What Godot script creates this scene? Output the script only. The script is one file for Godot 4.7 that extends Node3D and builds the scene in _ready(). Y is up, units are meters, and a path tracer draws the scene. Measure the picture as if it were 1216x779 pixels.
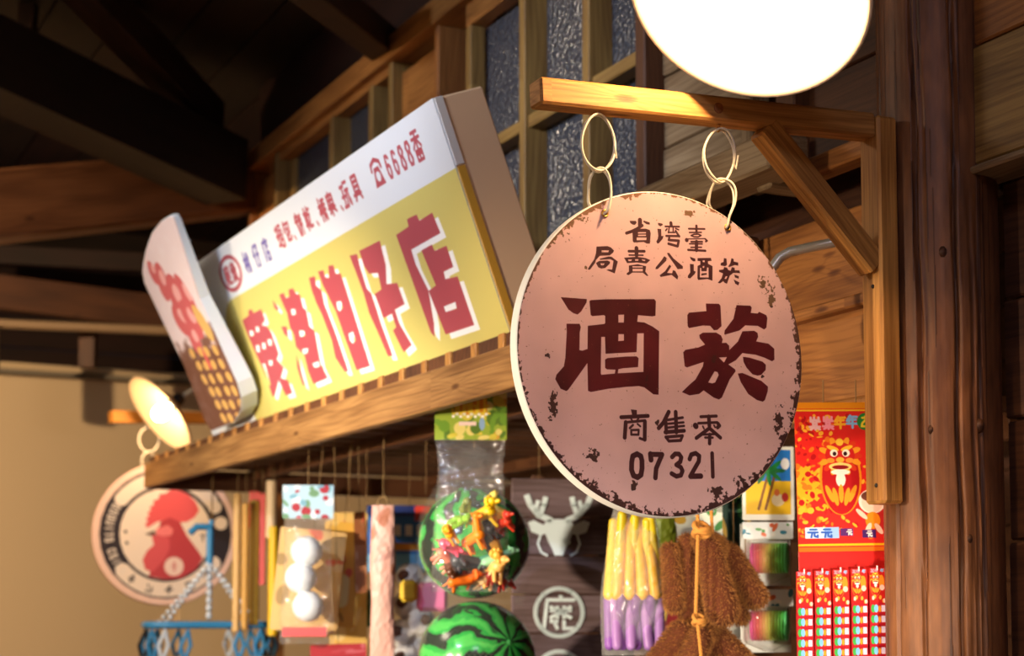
extends Node3D
# A shop front inside a timber hall: a signboard over an awning, a round tin sign on a bracket, a log pillar, lamps and hanging toys.
# Frame of the shop front: u runs along it towards the camera, y is up, z points out of the shop.
const UU := Vector3(0.43860, 0.0, 0.89868)
const NN := Vector3(-0.89868, 0.0, 0.43860)
const OO := Vector3(-1.37754, 0.0, -6.3)
const EYE := Vector3(0.0, 1.6, 0.0)
const PITCH := 0.0785398
const FOCAL := 2000.0
var FT := Transform3D(Basis(UU, Vector3.UP, NN), OO)      # shop-front frame
var ST := Basis(-NN, Vector3.UP, UU)                      # things that hang across the aisle: right is into the shop, front faces u
var names := {}
var M := {}
var rng := RandomNumberGenerator.new()

# ---------------------------------------------------------------- painting
class Mask:
	var w: int
	var h: int
	var d: PackedByteArray
	func _init(ww: int, hh: int) -> void:
		w = ww
		h = hh
		d = PackedByteArray()
		d.resize(w * h)
	func put(i: int, c: float, on: bool) -> void:
		if on:
			d[i] = maxi(d[i], int(c * 255.0))
		else:
			d[i] = int(d[i] * (1.0 - c))
	func poly(p: Array, on := true, ox := 0.0, oy := 0.0, sx := 1.0, sy := 1.0) -> void:
		var n := p.size() / 2
		var xs := PackedFloat32Array()
		var ys := PackedFloat32Array()
		var lo := 1e9
		var hi := -1e9
		for i in n:
			xs.append(ox + p[2 * i] * sx)
			ys.append(oy + p[2 * i + 1] * sy)
			lo = minf(lo, ys[i])
			hi = maxf(hi, ys[i])
		for y in range(maxi(0, int(lo)), mini(h - 1, int(hi)) + 1):
			var cov := {}
			for s in 3:
				var yy := y + (s + 0.5) / 3.0
				var cr := []
				for i in n:
					var j := (i + 1) % n
					if (ys[i] <= yy) != (ys[j] <= yy):
						cr.append(xs[i] + (yy - ys[i]) / (ys[j] - ys[i]) * (xs[j] - xs[i]))
				cr.sort()
				for k in range(0, cr.size() - 1, 2):
					var a: float = cr[k]
					var b: float = cr[k + 1]
					for x in range(maxi(0, int(a)), mini(w - 1, int(b)) + 1):
						var c := minf(x + 1.0, b) - maxf(x, a)
						cov[x] = cov.get(x, 0.0) + clampf(c, 0.0, 1.0) / 3.0
			for x in cov:
				put(y * w + x, minf(cov[x], 1.0), on)
	func stroke(p: Array, wd: float, on := true, ox := 0.0, oy := 0.0, sx := 1.0, sy := 1.0) -> void:
		var r := wd * 0.5
		for i in range(0, maxi(p.size() - 2, 1), 2):
			var a := Vector2(ox + p[i] * sx, oy + p[i + 1] * sy)
			var b := a
			if p.size() > 2:
				b = Vector2(ox + p[i + 2] * sx, oy + p[i + 3] * sy)
			var ab := b - a
			var ll := maxf(ab.length_squared(), 1e-6)
			for y in range(maxi(0, int(minf(a.y, b.y) - r - 1)), mini(h - 1, int(maxf(a.y, b.y) + r + 1)) + 1):
				for x in range(maxi(0, int(minf(a.x, b.x) - r - 1)), mini(w - 1, int(maxf(a.x, b.x) + r + 1)) + 1):
					var q := Vector2(x + 0.5, y + 0.5)
					var t := clampf((q - a).dot(ab) / ll, 0.0, 1.0)
					var c := r + 0.5 - q.distance_to(a + ab * t)
					if c > 0.0:
						put(y * w + x, minf(c, 1.0), on)
	func ell(cx: float, cy: float, rx: float, ry: float, on := true, rot := 0.0) -> void:
		var p := []
		for i in 28:
			var a := TAU * i / 28.0
			var q := Vector2(cos(a) * rx, sin(a) * ry).rotated(rot)
			p.append(cx + q.x)
			p.append(cy + q.y)
		poly(p, on)
	func glyph(items: Array) -> void:
		for it in items:
			if it[0] == "s":
				stroke(it[2], it[1] * 1.22)
			else:
				poly(it[2], it[0] == "f")
	# strokes written as digit pairs on a ten by ten grid
	func letters(code: String, x: float, y: float, sx: float, sy: float, wd: float, turn := 0.0) -> void:
		for tok in code.split(" ", false):
			var p := []
			for k in range(0, tok.length() - 1, 2):
				var v := Vector2(tok[k].to_int() * sx / 9.0 - sx * 0.5, tok[k + 1].to_int() * sy / 9.0 - sy * 0.5).rotated(turn)
				p.append(x + v.x)
				p.append(y + v.y)
			stroke(p, wd)

func lay(im: Image, m: Mask, c: Color, dx := 0, dy := 0) -> void:
	for y in range(maxi(0, dy), mini(im.get_height(), m.h + dy)):
		for x in range(maxi(0, dx), mini(im.get_width(), m.w + dx)):
			var v := m.d[(y - dy) * m.w + x - dx]
			if v == 255:
				im.set_pixel(x, y, c)
			elif v > 0:
				im.set_pixel(x, y, im.get_pixel(x, y).lerp(c, v / 255.0))

func blank(w: int, h: int, c: Color) -> Image:
	var im := Image.create(w, h, false, Image.FORMAT_RGB8)
	im.fill(c)
	return im

func tex(im: Image) -> ImageTexture:
	return ImageTexture.create_from_image(im)

func dot(im: Image, cx: float, cy: float, rx: float, ry: float, c: Color, rot := 0.0) -> void:
	var r := maxf(rx, ry)
	for y in range(maxi(0, int(cy - r)), mini(im.get_height() - 1, int(cy + r)) + 1):
		for x in range(maxi(0, int(cx - r)), mini(im.get_width() - 1, int(cx + r)) + 1):
			var q := (Vector2(x + 0.5 - cx, y + 0.5 - cy)).rotated(-rot)
			if (q.x * q.x) / (rx * rx) + (q.y * q.y) / (ry * ry) < 1.0:
				im.set_pixel(x, y, c)

func noise(sd: int, f: float, oct := 3) -> FastNoiseLite:
	var n := FastNoiseLite.new()
	n.seed = sd
	n.frequency = f
	n.fractal_octaves = oct
	n.noise_type = FastNoiseLite.TYPE_SIMPLEX_SMOOTH
	return n

func wood_image(sd: int, w: int, h: int, knots: int) -> Image:
	var im := Image.create(w, h, false, Image.FORMAT_RGB8)
	var big := noise(sd, 0.004, 2)
	var fine := noise(sd + 1, 0.09, 3)
	var warp := noise(sd + 2, 0.006, 2)
	var kn := []
	for k in knots:
		kn.append(Vector2(rng.randf_range(20, w - 20), rng.randf_range(40, h - 40)))
	for y in h:
		for x in w:
			var xx := x + 26.0 * warp.get_noise_2d(x * 0.7, y * 0.35)
			var dark := 0.0
			for k in kn:
				var dx: float = x - k.x
				var dy: float = (y - k.y) * 0.45
				var r2 := dx * dx + dy * dy
				xx += 420.0 * dx / (r2 + 60.0)
				dark = maxf(dark, 1.0 - r2 / 70.0)
			var ring := 0.5 + 0.5 * sin(xx * 0.34 + 7.0 * big.get_noise_2d(xx, y * 0.12))
			ring = pow(ring, 2.5)
			var f := fine.get_noise_2d(x * 2.0, y * 0.07)
			var v := clampf(0.86 - 0.15 * ring + 0.22 * f + 0.34 * big.get_noise_2d(x * 2.0, y * 0.7) - 0.55 * maxf(dark, 0.0), 0.12, 1.0)
			im.set_pixel(x, y, Color(lerpf(0.40, 1.0, v), lerpf(0.28, 1.0, v), lerpf(0.16, 1.0, v)))
	return im

# ---------------------------------------------------------------- materials
func mat(c: Color, rough := 0.7, metal := 0.0) -> StandardMaterial3D:
	var m := StandardMaterial3D.new()
	m.albedo_color = c
	m.roughness = rough
	m.metallic = metal
	return m

func c8(r: int, g: int, b: int) -> Color:
	return Color8(r, g, b)

var wood_tex := []
func wood(c: Color, k := 0, rough := 0.62, relief := 0.12) -> StandardMaterial3D:
	var m := mat(c, rough)
	m.albedo_texture = wood_tex[k]
	m.heightmap_enabled = true
	m.heightmap_texture = wood_tex[k]
	m.heightmap_scale = relief
	return m

func printed(im: Image, rough := 0.55) -> StandardMaterial3D:
	var m := mat(Color.WHITE, rough)
	m.albedo_texture = tex(im)
	return m

func film(a := 0.10, c := Color.WHITE, rough := 0.08) -> StandardMaterial3D:
	var m := mat(Color(c.r, c.g, c.b, a), rough)
	m.transparency = BaseMaterial3D.TRANSPARENCY_ALPHA
	m.cull_mode = BaseMaterial3D.CULL_DISABLED
	return m

func glow(c: Color, e: float) -> StandardMaterial3D:
	var m := mat(Color(0.9, 0.85, 0.75), 0.4)
	m.emission_enabled = true
	m.emission = c
	m.emission_energy_multiplier = e
	return m

# ---------------------------------------------------------------- meshes
func begin() -> SurfaceTool:
	var st := SurfaceTool.new()
	st.begin(Mesh.PRIMITIVE_TRIANGLES)
	return st

func tri(st: SurfaceTool, a: Vector3, b: Vector3, c: Vector3, n: Vector3, ua := Vector2.ZERO, ub := Vector2.ZERO, uc := Vector2.ZERO, na := Vector3.ZERO, nb := Vector3.ZERO, nc := Vector3.ZERO) -> void:
	if na == Vector3.ZERO:
		na = n
		nb = n
		nc = n
	if (b - a).cross(c - a).dot(n) > 0.0:
		var t := b
		b = c
		c = t
		var tu := ub
		ub = uc
		uc = tu
		var tn := nb
		nb = nc
		nc = tn
	st.set_normal(na)
	st.set_uv(ua)
	st.add_vertex(a)
	st.set_normal(nb)
	st.set_uv(ub)
	st.add_vertex(b)
	st.set_normal(nc)
	st.set_uv(uc)
	st.add_vertex(c)

func quad(st: SurfaceTool, a: Vector3, b: Vector3, c: Vector3, d: Vector3, n: Vector3, ua := Vector2.ZERO, ub := Vector2.ZERO, uc := Vector2.ZERO, ud := Vector2.ZERO) -> void:
	tri(st, a, b, c, n, ua, ub, uc)
	tri(st, a, c, d, n, ua, uc, ud)

# chamfered box of the given size about the origin of xf; the grain runs along its longest side
func box(st: SurfaceTool, xf: Transform3D, size: Vector3, ch := 0.003, seed_uv := -1.0) -> void:
	var h := size * 0.5
	ch = minf(ch, minf(h.x, minf(h.y, h.z)) * 0.6)
	var i := h - Vector3.ONE * ch
	var ax := size.max_axis_index()
	var ru := rng.randf() if seed_uv < 0.0 else seed_uv
	var rv := rng.randf() if seed_uv < 0.0 else seed_uv
	var uvf := func(p: Vector3, skip: int) -> Vector2:
		var other := 0
		for k in 3:
			if k != ax and (k != skip or skip == ax):
				other = k
		return Vector2(p[other] / 0.24 + ru, p[ax] / 1.1 + rv) if skip != ax else Vector2(p[(ax + 1) % 3] / 0.24 + ru, p[(ax + 2) % 3] / 0.24 + rv)
	for f in 3:
		var a := (f + 1) % 3
		var b := (f + 2) % 3
		for s in [-1.0, 1.0]:
			var pts := []
			for q in [[-1, -1], [1, -1], [1, 1], [-1, 1]]:
				var p := Vector3.ZERO
				p[f] = h[f] * s
				p[a] = i[a] * q[0]
				p[b] = i[b] * q[1]
				pts.append(p)
			var n := Vector3.ZERO
			n[f] = s
			quad(st, xf * pts[0], xf * pts[1], xf * pts[2], xf * pts[3], xf.basis * n, uvf.call(pts[0], f), uvf.call(pts[1], f), uvf.call(pts[2], f), uvf.call(pts[3], f))
			for t in [-1.0, 1.0]:                       # the chamfer between face f and face a
				var e := []
				for q in [-1.0, 1.0]:
					var p1 := Vector3.ZERO
					p1[f] = h[f] * s
					p1[a] = i[a] * t
					p1[b] = i[b] * q
					var p2 := p1
					p2[f] = i[f] * s
					p2[a] = h[a] * t
					e.append(p1)
					e.append(p2)
				var nn := Vector3.ZERO
				nn[f] = s
				nn[a] = t
				quad(st, xf * e[0], xf * e[1], xf * e[3], xf * e[2], (xf.basis * nn).normalized(), uvf.call(e[0], f), uvf.call(e[1], f), uvf.call(e[3], f), uvf.call(e[2], f))
	for sx in [-1.0, 1.0]:
		for sy in [-1.0, 1.0]:
			for sz in [-1.0, 1.0]:
				var s := Vector3(sx, sy, sz)
				tri(st, xf * (Vector3(h.x, i.y, i.z) * s), xf * (Vector3(i.x, h.y, i.z) * s), xf * (Vector3(i.x, i.y, h.z) * s), (xf.basis * s).normalized())

func bx(c: Vector3, size: Vector3, ch := 0.003, basis := Basis()) -> SurfaceTool:
	var st := begin()
	box(st, Transform3D(basis, c), size, ch)
	return st

# a bar of rectangular section between two points
func bar(st: SurfaceTool, a: Vector3, b: Vector3, w: float, t: float, up := Vector3.UP, ch := 0.003) -> void:
	var x := (b - a).normalized()
	var z := x.cross(up).normalized()
	box(st, Transform3D(Basis(x, z.cross(x), z), (a + b) * 0.5), Vector3(a.distance_to(b), w, t), ch)

# surface of revolution about y; profile of (radius, height)
func lathe(st: SurfaceTool, prof: Array, segs := 32, xf := Transform3D(), inward := false, wob := 0.0, wobs := 0) -> void:
	var n := prof.size()
	var nz := noise(wobs, 0.6, 2)
	var P := []
	for i in n:
		var row := []
		for j in segs + 1:
			var a := TAU * (j % segs) / segs
			var r: float = prof[i].x
			if wob > 0.0:
				r *= 1.0 + wob * nz.get_noise_3d(cos(a) * 4.0, prof[i].y * 18.0, sin(a) * 4.0)
			row.append(Vector3(cos(a) * r, prof[i].y, sin(a) * r))
		P.append(row)
	grid(st, P, xf, inward, true)

# rows of points joined into a smooth sheet, open or closed
func grid(st: SurfaceTool, P: Array, xf := Transform3D(), flip := false, wrap := false) -> void:
	var n := P.size()
	var m: int = P[0].size()
	var Nn := []
	for i in n:
		var row := []
		for j in m:
			var di: Vector3 = P[mini(i + 1, n - 1)][j] - P[maxi(i - 1, 0)][j]
			var j2 := j + 1
			var j1 := j - 1
			if wrap:
				j2 = 1 if j == m - 1 else j + 1
				j1 = m - 2 if j == 0 else j - 1
			var dj: Vector3 = P[i][mini(j2, m - 1)] - P[i][maxi(j1, 0)]
			if dj.length() < 1e-7:
				var k := i + 1 if i < n / 2 else i - 1
				dj = P[k][mini(j2, m - 1)] - P[k][maxi(j1, 0)]
			var nn := di.cross(dj)
			if flip:
				nn = -nn
			row.append(xf.basis * nn.normalized() if nn.length() > 1e-12 else xf.basis * Vector3.UP)
		Nn.append(row)
	for i in n - 1:
		for j in m - 1:
			var a: Vector3 = xf * P[i][j]
			var b: Vector3 = xf * P[i][j + 1]
			var c: Vector3 = xf * P[i + 1][j + 1]
			var d: Vector3 = xf * P[i + 1][j]
			var ua := Vector2(float(j) / (m - 1), float(i) / (n - 1))
			var ub := Vector2(float(j + 1) / (m - 1), float(i) / (n - 1))
			var uc := Vector2(float(j + 1) / (m - 1), float(i + 1) / (n - 1))
			var ud := Vector2(float(j) / (m - 1), float(i + 1) / (n - 1))
			var nm: Vector3 = Nn[i][j] + Nn[i][j + 1] + Nn[i + 1][j] + Nn[i + 1][j + 1]
			if (b - a).cross(c - a).length() > 1e-12:
				tri(st, a, b, c, nm, ua, ub, uc, Nn[i][j], Nn[i][j + 1], Nn[i + 1][j + 1])
			if (c - a).cross(d - a).length() > 1e-12:
				tri(st, a, c, d, nm, ua, uc, ud, Nn[i][j], Nn[i + 1][j + 1], Nn[i + 1][j])

func tube(st: SurfaceTool, pts: Array, r: float, segs := 8, closed := false, r_end := -1.0) -> void:
	var n := pts.size()
	var P := []
	var up := Vector3.UP
	for i in n + (1 if closed else 0):
		var k := i % n
		var t: Vector3
		if closed:
			t = (pts[(k + 1) % n] - pts[(k + n - 1) % n]).normalized()
		else:
			t = (pts[mini(k + 1, n - 1)] - pts[maxi(k - 1, 0)]).normalized()
		if i == 0:
			up = Vector3.UP if absf(t.y) < 0.9 else Vector3.RIGHT
		var x := up.cross(t).normalized()
		up = t.cross(x)
		var row := []
		var rr := r if r_end < 0.0 else lerpf(r, r_end, float(i) / maxi(n - 1, 1))
		for j in segs + 1:
			var a := TAU * j / segs
			row.append(pts[k] + (x * cos(a) + up * sin(a)) * rr)
		P.append(row)
	grid(st, P, Transform3D(), false, true)
	if not closed:
		for e in [0, n - 1]:
			var nrm: Vector3 = (pts[0] - pts[1]).normalized() if e == 0 else (pts[n - 1] - pts[n - 2]).normalized()
			for j in segs:
				tri(st, pts[e], P[e][j], P[e][j + 1], nrm)

func ball(st: SurfaceTool, c: Vector3, r: Vector3, segs := 16, basis := Basis()) -> void:
	var prof := []
	for i in segs / 2 + 1:
		var a := PI * i / (segs / 2)
		prof.append(Vector2(sin(a), -cos(a)))
	lathe(st, prof, segs, Transform3D(basis * Basis.from_scale(r), c))

# a rounded limb from a to b
func limb(st: SurfaceTool, a: Vector3, b: Vector3, ra: float, rb: float, segs := 10) -> void:
	var y := (b - a).normalized()
	var x := y.cross(Vector3(0.31, 0.2, 0.93)).normalized()
	var xf := Transform3D(Basis(x, y, x.cross(y)), a)
	var l := a.distance_to(b)
	var prof := []
	for i in 5:
		var t := -PI / 2 + PI / 2 * i / 4.0
		prof.append(Vector2(cos(t) * ra, sin(t) * ra))
	for i in 5:
		var t := PI / 2 * i / 4.0
		prof.append(Vector2(cos(t) * rb, l + sin(t) * rb))
	lathe(st, prof, segs, xf)

# a flat outline with depth: front at z, back at z - depth; uv from the given box
func slab(pts: PackedVector2Array, z: float, depth: float, uvbox := Rect2(0, 0, 1, 1), sides := true, back := true, depth_top := -1.0) -> SurfaceTool:
	var st := begin()
	slab_in(st, pts, z, depth, uvbox, sides, back, depth_top)
	return st

func slab_in(st: SurfaceTool, pts: PackedVector2Array, z: float, depth: float, uvbox := Rect2(0, 0, 1, 1), sides := true, back := true, depth_top := -1.0) -> void:
	var idx := Geometry2D.triangulate_polygon(pts)
	var lo := 1e9
	var hi := -1e9
	for p in pts:
		lo = minf(lo, p.y)
		hi = maxf(hi, p.y)
	var f := func(p: Vector2) -> Vector2: return Vector2((p.x - uvbox.position.x) / uvbox.size.x, 1.0 - (p.y - uvbox.position.y) / uvbox.size.y)
	var g := func(p: Vector2) -> Vector3: return Vector3(p.x, p.y, z - (depth if depth_top < 0.0 else lerpf(depth, depth_top, (p.y - lo) / (hi - lo))))
	for k in range(0, idx.size(), 3):
		var a := pts[idx[k]]
		var b := pts[idx[k + 1]]
		var c := pts[idx[k + 2]]
		tri(st, Vector3(a.x, a.y, z), Vector3(b.x, b.y, z), Vector3(c.x, c.y, z), Vector3.BACK, f.call(a), f.call(b), f.call(c))
		if back:
			tri(st, g.call(a), g.call(b), g.call(c), Vector3.FORWARD, f.call(a), f.call(b), f.call(c))
	if sides:
		var cw := Geometry2D.is_polygon_clockwise(pts)
		for k in pts.size():
			var a := pts[k]
			var b := pts[(k + 1) % pts.size()]
			var e := b - a
			var nn := Vector3(e.y, -e.x, 0)
			if cw:
				nn = -nn
			quad(st, Vector3(a.x, a.y, z), Vector3(b.x, b.y, z), g.call(b), g.call(a), nn.normalized(), f.call(a), f.call(b), f.call(b), f.call(a))

func rrect(w: float, h: float, r: float, cx := 0.0, cy := 0.0) -> PackedVector2Array:
	var p := PackedVector2Array()
	for q in 4:
		var c := Vector2((1 if q == 0 or q == 3 else -1) * (w / 2 - r), (1 if q < 2 else -1) * (h / 2 - r))
		for k in 4:
			var a := PI / 2 * q + PI / 6 * k
			p.append(c + Vector2(cos(a), sin(a)) * r + Vector2(cx, cy))
	return p

# ---------------------------------------------------------------- objects
func numbered(called: String) -> String:
	var k: int = names.get(called, 0)
	names[called] = k + 1
	return called if k == 0 else "%s_%03d" % [called, k]

func obj(called: String, st: SurfaceTool, m: Material, parent: Node3D) -> MeshInstance3D:
	var o := MeshInstance3D.new()
	o.name = called
	o.mesh = st.commit()
	o.material_override = m
	parent.add_child(o, true)
	return o

func thing(called: String, label: String, category: String, xf := Transform3D(), group := "") -> Node3D:
	var o := Node3D.new()
	o.name = numbered(called)
	o.transform = xf
	add_child(o)
	o.set_meta("label", label)
	o.set_meta("category", category)
	if group:
		o.set_meta("group", group)
	return o

func struct(called: String, label := "", xf := Transform3D()) -> Node3D:
	var o := Node3D.new()
	o.name = called
	o.transform = xf
	add_child(o)
	o.set_meta("kind", "structure")
	if label:
		o.set_meta("label", label)
	return o

func dup(o: Node3D, label: String, xf: Transform3D) -> Node3D:
	var c: Node3D = o.duplicate()
	c.name = numbered(str(o.name).rstrip("0123456789").trim_suffix("_"))
	add_child(c)
	c.transform = xf
	c.set_meta("label", label)
	return c

# a point by its place in the photograph and its distance in front of the camera
func at(px: float, py: float, d: float) -> Vector3:
	var v := Vector3((px - 608.0) / FOCAL, -(py - 578.0) / FOCAL, -1.0).rotated(Vector3.RIGHT, PITCH)
	return EYE + v * (d / -v.z)

func fl(u: float, y: float, z: float) -> Vector3:
	return FT * Vector3(u, y, z)

func facing(p: Vector3, yaw := 0.0, roll := 0.0) -> Transform3D:
	return Transform3D(Basis(Vector3.UP, yaw) * Basis(Vector3.BACK, roll), p)

# a point on the plane u = const (across the aisle) seen at that place of the photograph
func on_u(px: float, py: float, u: float) -> Vector3:
	var q := at(px, py, 1.0) - EYE
	return EYE + q * ((u - (EYE - OO).dot(UU)) / q.dot(UU))

func circle(r: float, n := 48, cx := 0.0, cy := 0.0) -> PackedVector2Array:
	var p := PackedVector2Array()
	for i in n:
		p.append(Vector2(cx + cos(TAU * i / n) * r, cy + sin(TAU * i / n) * r))
	return p

func torus(st: SurfaceTool, c: Vector3, R: float, r: float, b := Basis(), ry := 1.0) -> void:
	var p := []
	for i in 32:
		p.append(c + b * Vector3(cos(TAU * i / 32) * R, sin(TAU * i / 32) * R * ry, 0))
	tube(st, p, r, 8, true)

# ---------------------------------------------------------------- lamps and added fill lights
func dish_lamp(label: String, c: Vector3, axis: Vector3, r: float, energy: float, bulb_glow: float, pipe: Array) -> void:
	var y := -axis.normalized()
	var x := y.cross(Vector3.BACK).normalized()
	var b := Basis(x, y, x.cross(y))
	var t := thing("dish_lamp", label, "lamp", Transform3D(b, c))
	var st := begin()
	lathe(st, [Vector2(0.022, r * 0.42), Vector2(r * 0.34, r * 0.36), Vector2(r * 0.72, r * 0.16), Vector2(r * 0.97, 0.004), Vector2(r, 0.0), Vector2(r * 1.015, 0.004), Vector2(r, 0.009), Vector2(r * 0.73, r * 0.175), Vector2(r * 0.35, r * 0.385), Vector2(0.026, r * 0.45)], 64)
	obj("shade", st, M.enamel if r > 0.18 else M.dim_enamel, t)
	st = begin()
	lathe(st, [Vector2(0.0, r * 0.72), Vector2(0.02, r * 0.70), Vector2(0.026, r * 0.6), Vector2(0.028, r * 0.42), Vector2(0.019, r * 0.34), Vector2(0.0, r * 0.33)], 20)
	obj("socket", st, M.black, t)
	st = begin()
	lathe(st, [Vector2(0.0, 0.34 * r - 0.085), Vector2(0.018, 0.34 * r - 0.081), Vector2(0.030, 0.34 * r - 0.064), Vector2(0.034, 0.34 * r - 0.047), Vector2(0.029, 0.34 * r - 0.027), Vector2(0.017, 0.34 * r - 0.009), Vector2(0.015, 0.34 * r)], 24)
	obj("bulb", st, glow(c8(255, 214, 160), bulb_glow), t)
	var l := OmniLight3D.new()
	l.name = "bulb_light"
	l.position = Vector3(0, 0.34 * r - 0.047, 0)
	l.light_color = c8(255, 206, 146)
	l.light_energy = energy
	l.light_size = 0.025
	l.omni_range = 20.0
	l.omni_attenuation = 2.0
	l.shadow_enabled = true
	t.add_child(l)
	st = begin()
	var inv := Transform3D(b, c).affine_inverse()
	var pts := []
	for p in pipe:
		pts.append(inv * p)
	tube(st, pts, 0.009, 10)
	obj("pipe", st, M.pipe, t)

func added_spot(label: String, p: Vector3, target: Vector3, energy: float, angle: float, col: Color) -> void:  # added out of view to brighten whatever it is aimed at
	var z := (p - target).normalized()
	var x := Vector3.UP.cross(z).normalized()
	var t := thing("added_spot", label, "lamp", Transform3D(Basis(x, z.cross(x), z), p))
	var st := begin()
	lathe(st, [Vector2(0.0, 0.2), Vector2(0.05, 0.2), Vector2(0.06, 0.18), Vector2(0.06, 0.0), Vector2(0.054, 0.0), Vector2(0.05, 0.02), Vector2(0.0, 0.02)], 24, Transform3D(Basis(Vector3.RIGHT, PI / 2), Vector3.ZERO))
	obj("housing", st, M.black, t)
	st = begin()
	lathe(st, [Vector2(0.0, 0.015), Vector2(0.05, 0.015), Vector2(0.05, 0.012), Vector2(0.0, 0.012)], 24, Transform3D(Basis(Vector3.RIGHT, PI / 2), Vector3(0, 0, -0.010)))
	obj("lens", st, glow(col, 3.0), t)
	st = begin()
	tube(st, [Vector3(0, 0, 0.1), Transform3D(Basis(x, z.cross(x), z), p).affine_inverse() * Vector3(p.x, 3.79, p.z)], 0.012)
	obj("stem", st, M.black, t)
	var l := SpotLight3D.new()
	l.name = "lens_light"
	l.position = Vector3(0, 0, -0.02)
	l.light_color = col
	l.light_energy = energy
	l.light_size = 0.05
	l.spot_angle = angle
	l.spot_angle_attenuation = 0.8
	l.spot_range = 25.0
	l.spot_attenuation = 2.0
	l.shadow_enabled = true
	t.add_child(l)

func added_panel(label: String, c: Vector3, w: float, h: float, energy: float, col: Color) -> void:  # unseen panel added on the ceiling as soft fill
	var t := thing("added_fill_panel", label, "lamp", Transform3D(FT.basis, c))
	obj("frame", bx(Vector3(0, 0.03, 0), Vector3(w + 0.06, 0.05, h + 0.06)), M.white, t)
	obj("diffuser", bx(Vector3.ZERO, Vector3(w, 0.012, h)), glow(col, 1.2), t)
	var l := AreaLight3D.new()
	l.name = "diffuser_light"
	l.area_size = Vector2(w, h)
	l.transform = Transform3D(Basis(Vector3.RIGHT, -PI / 2), Vector3(0, -0.012, 0))
	l.light_color = col
	l.light_energy = energy
	l.area_range = 30.0
	l.shadow_enabled = true
	t.add_child(l)

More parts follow.
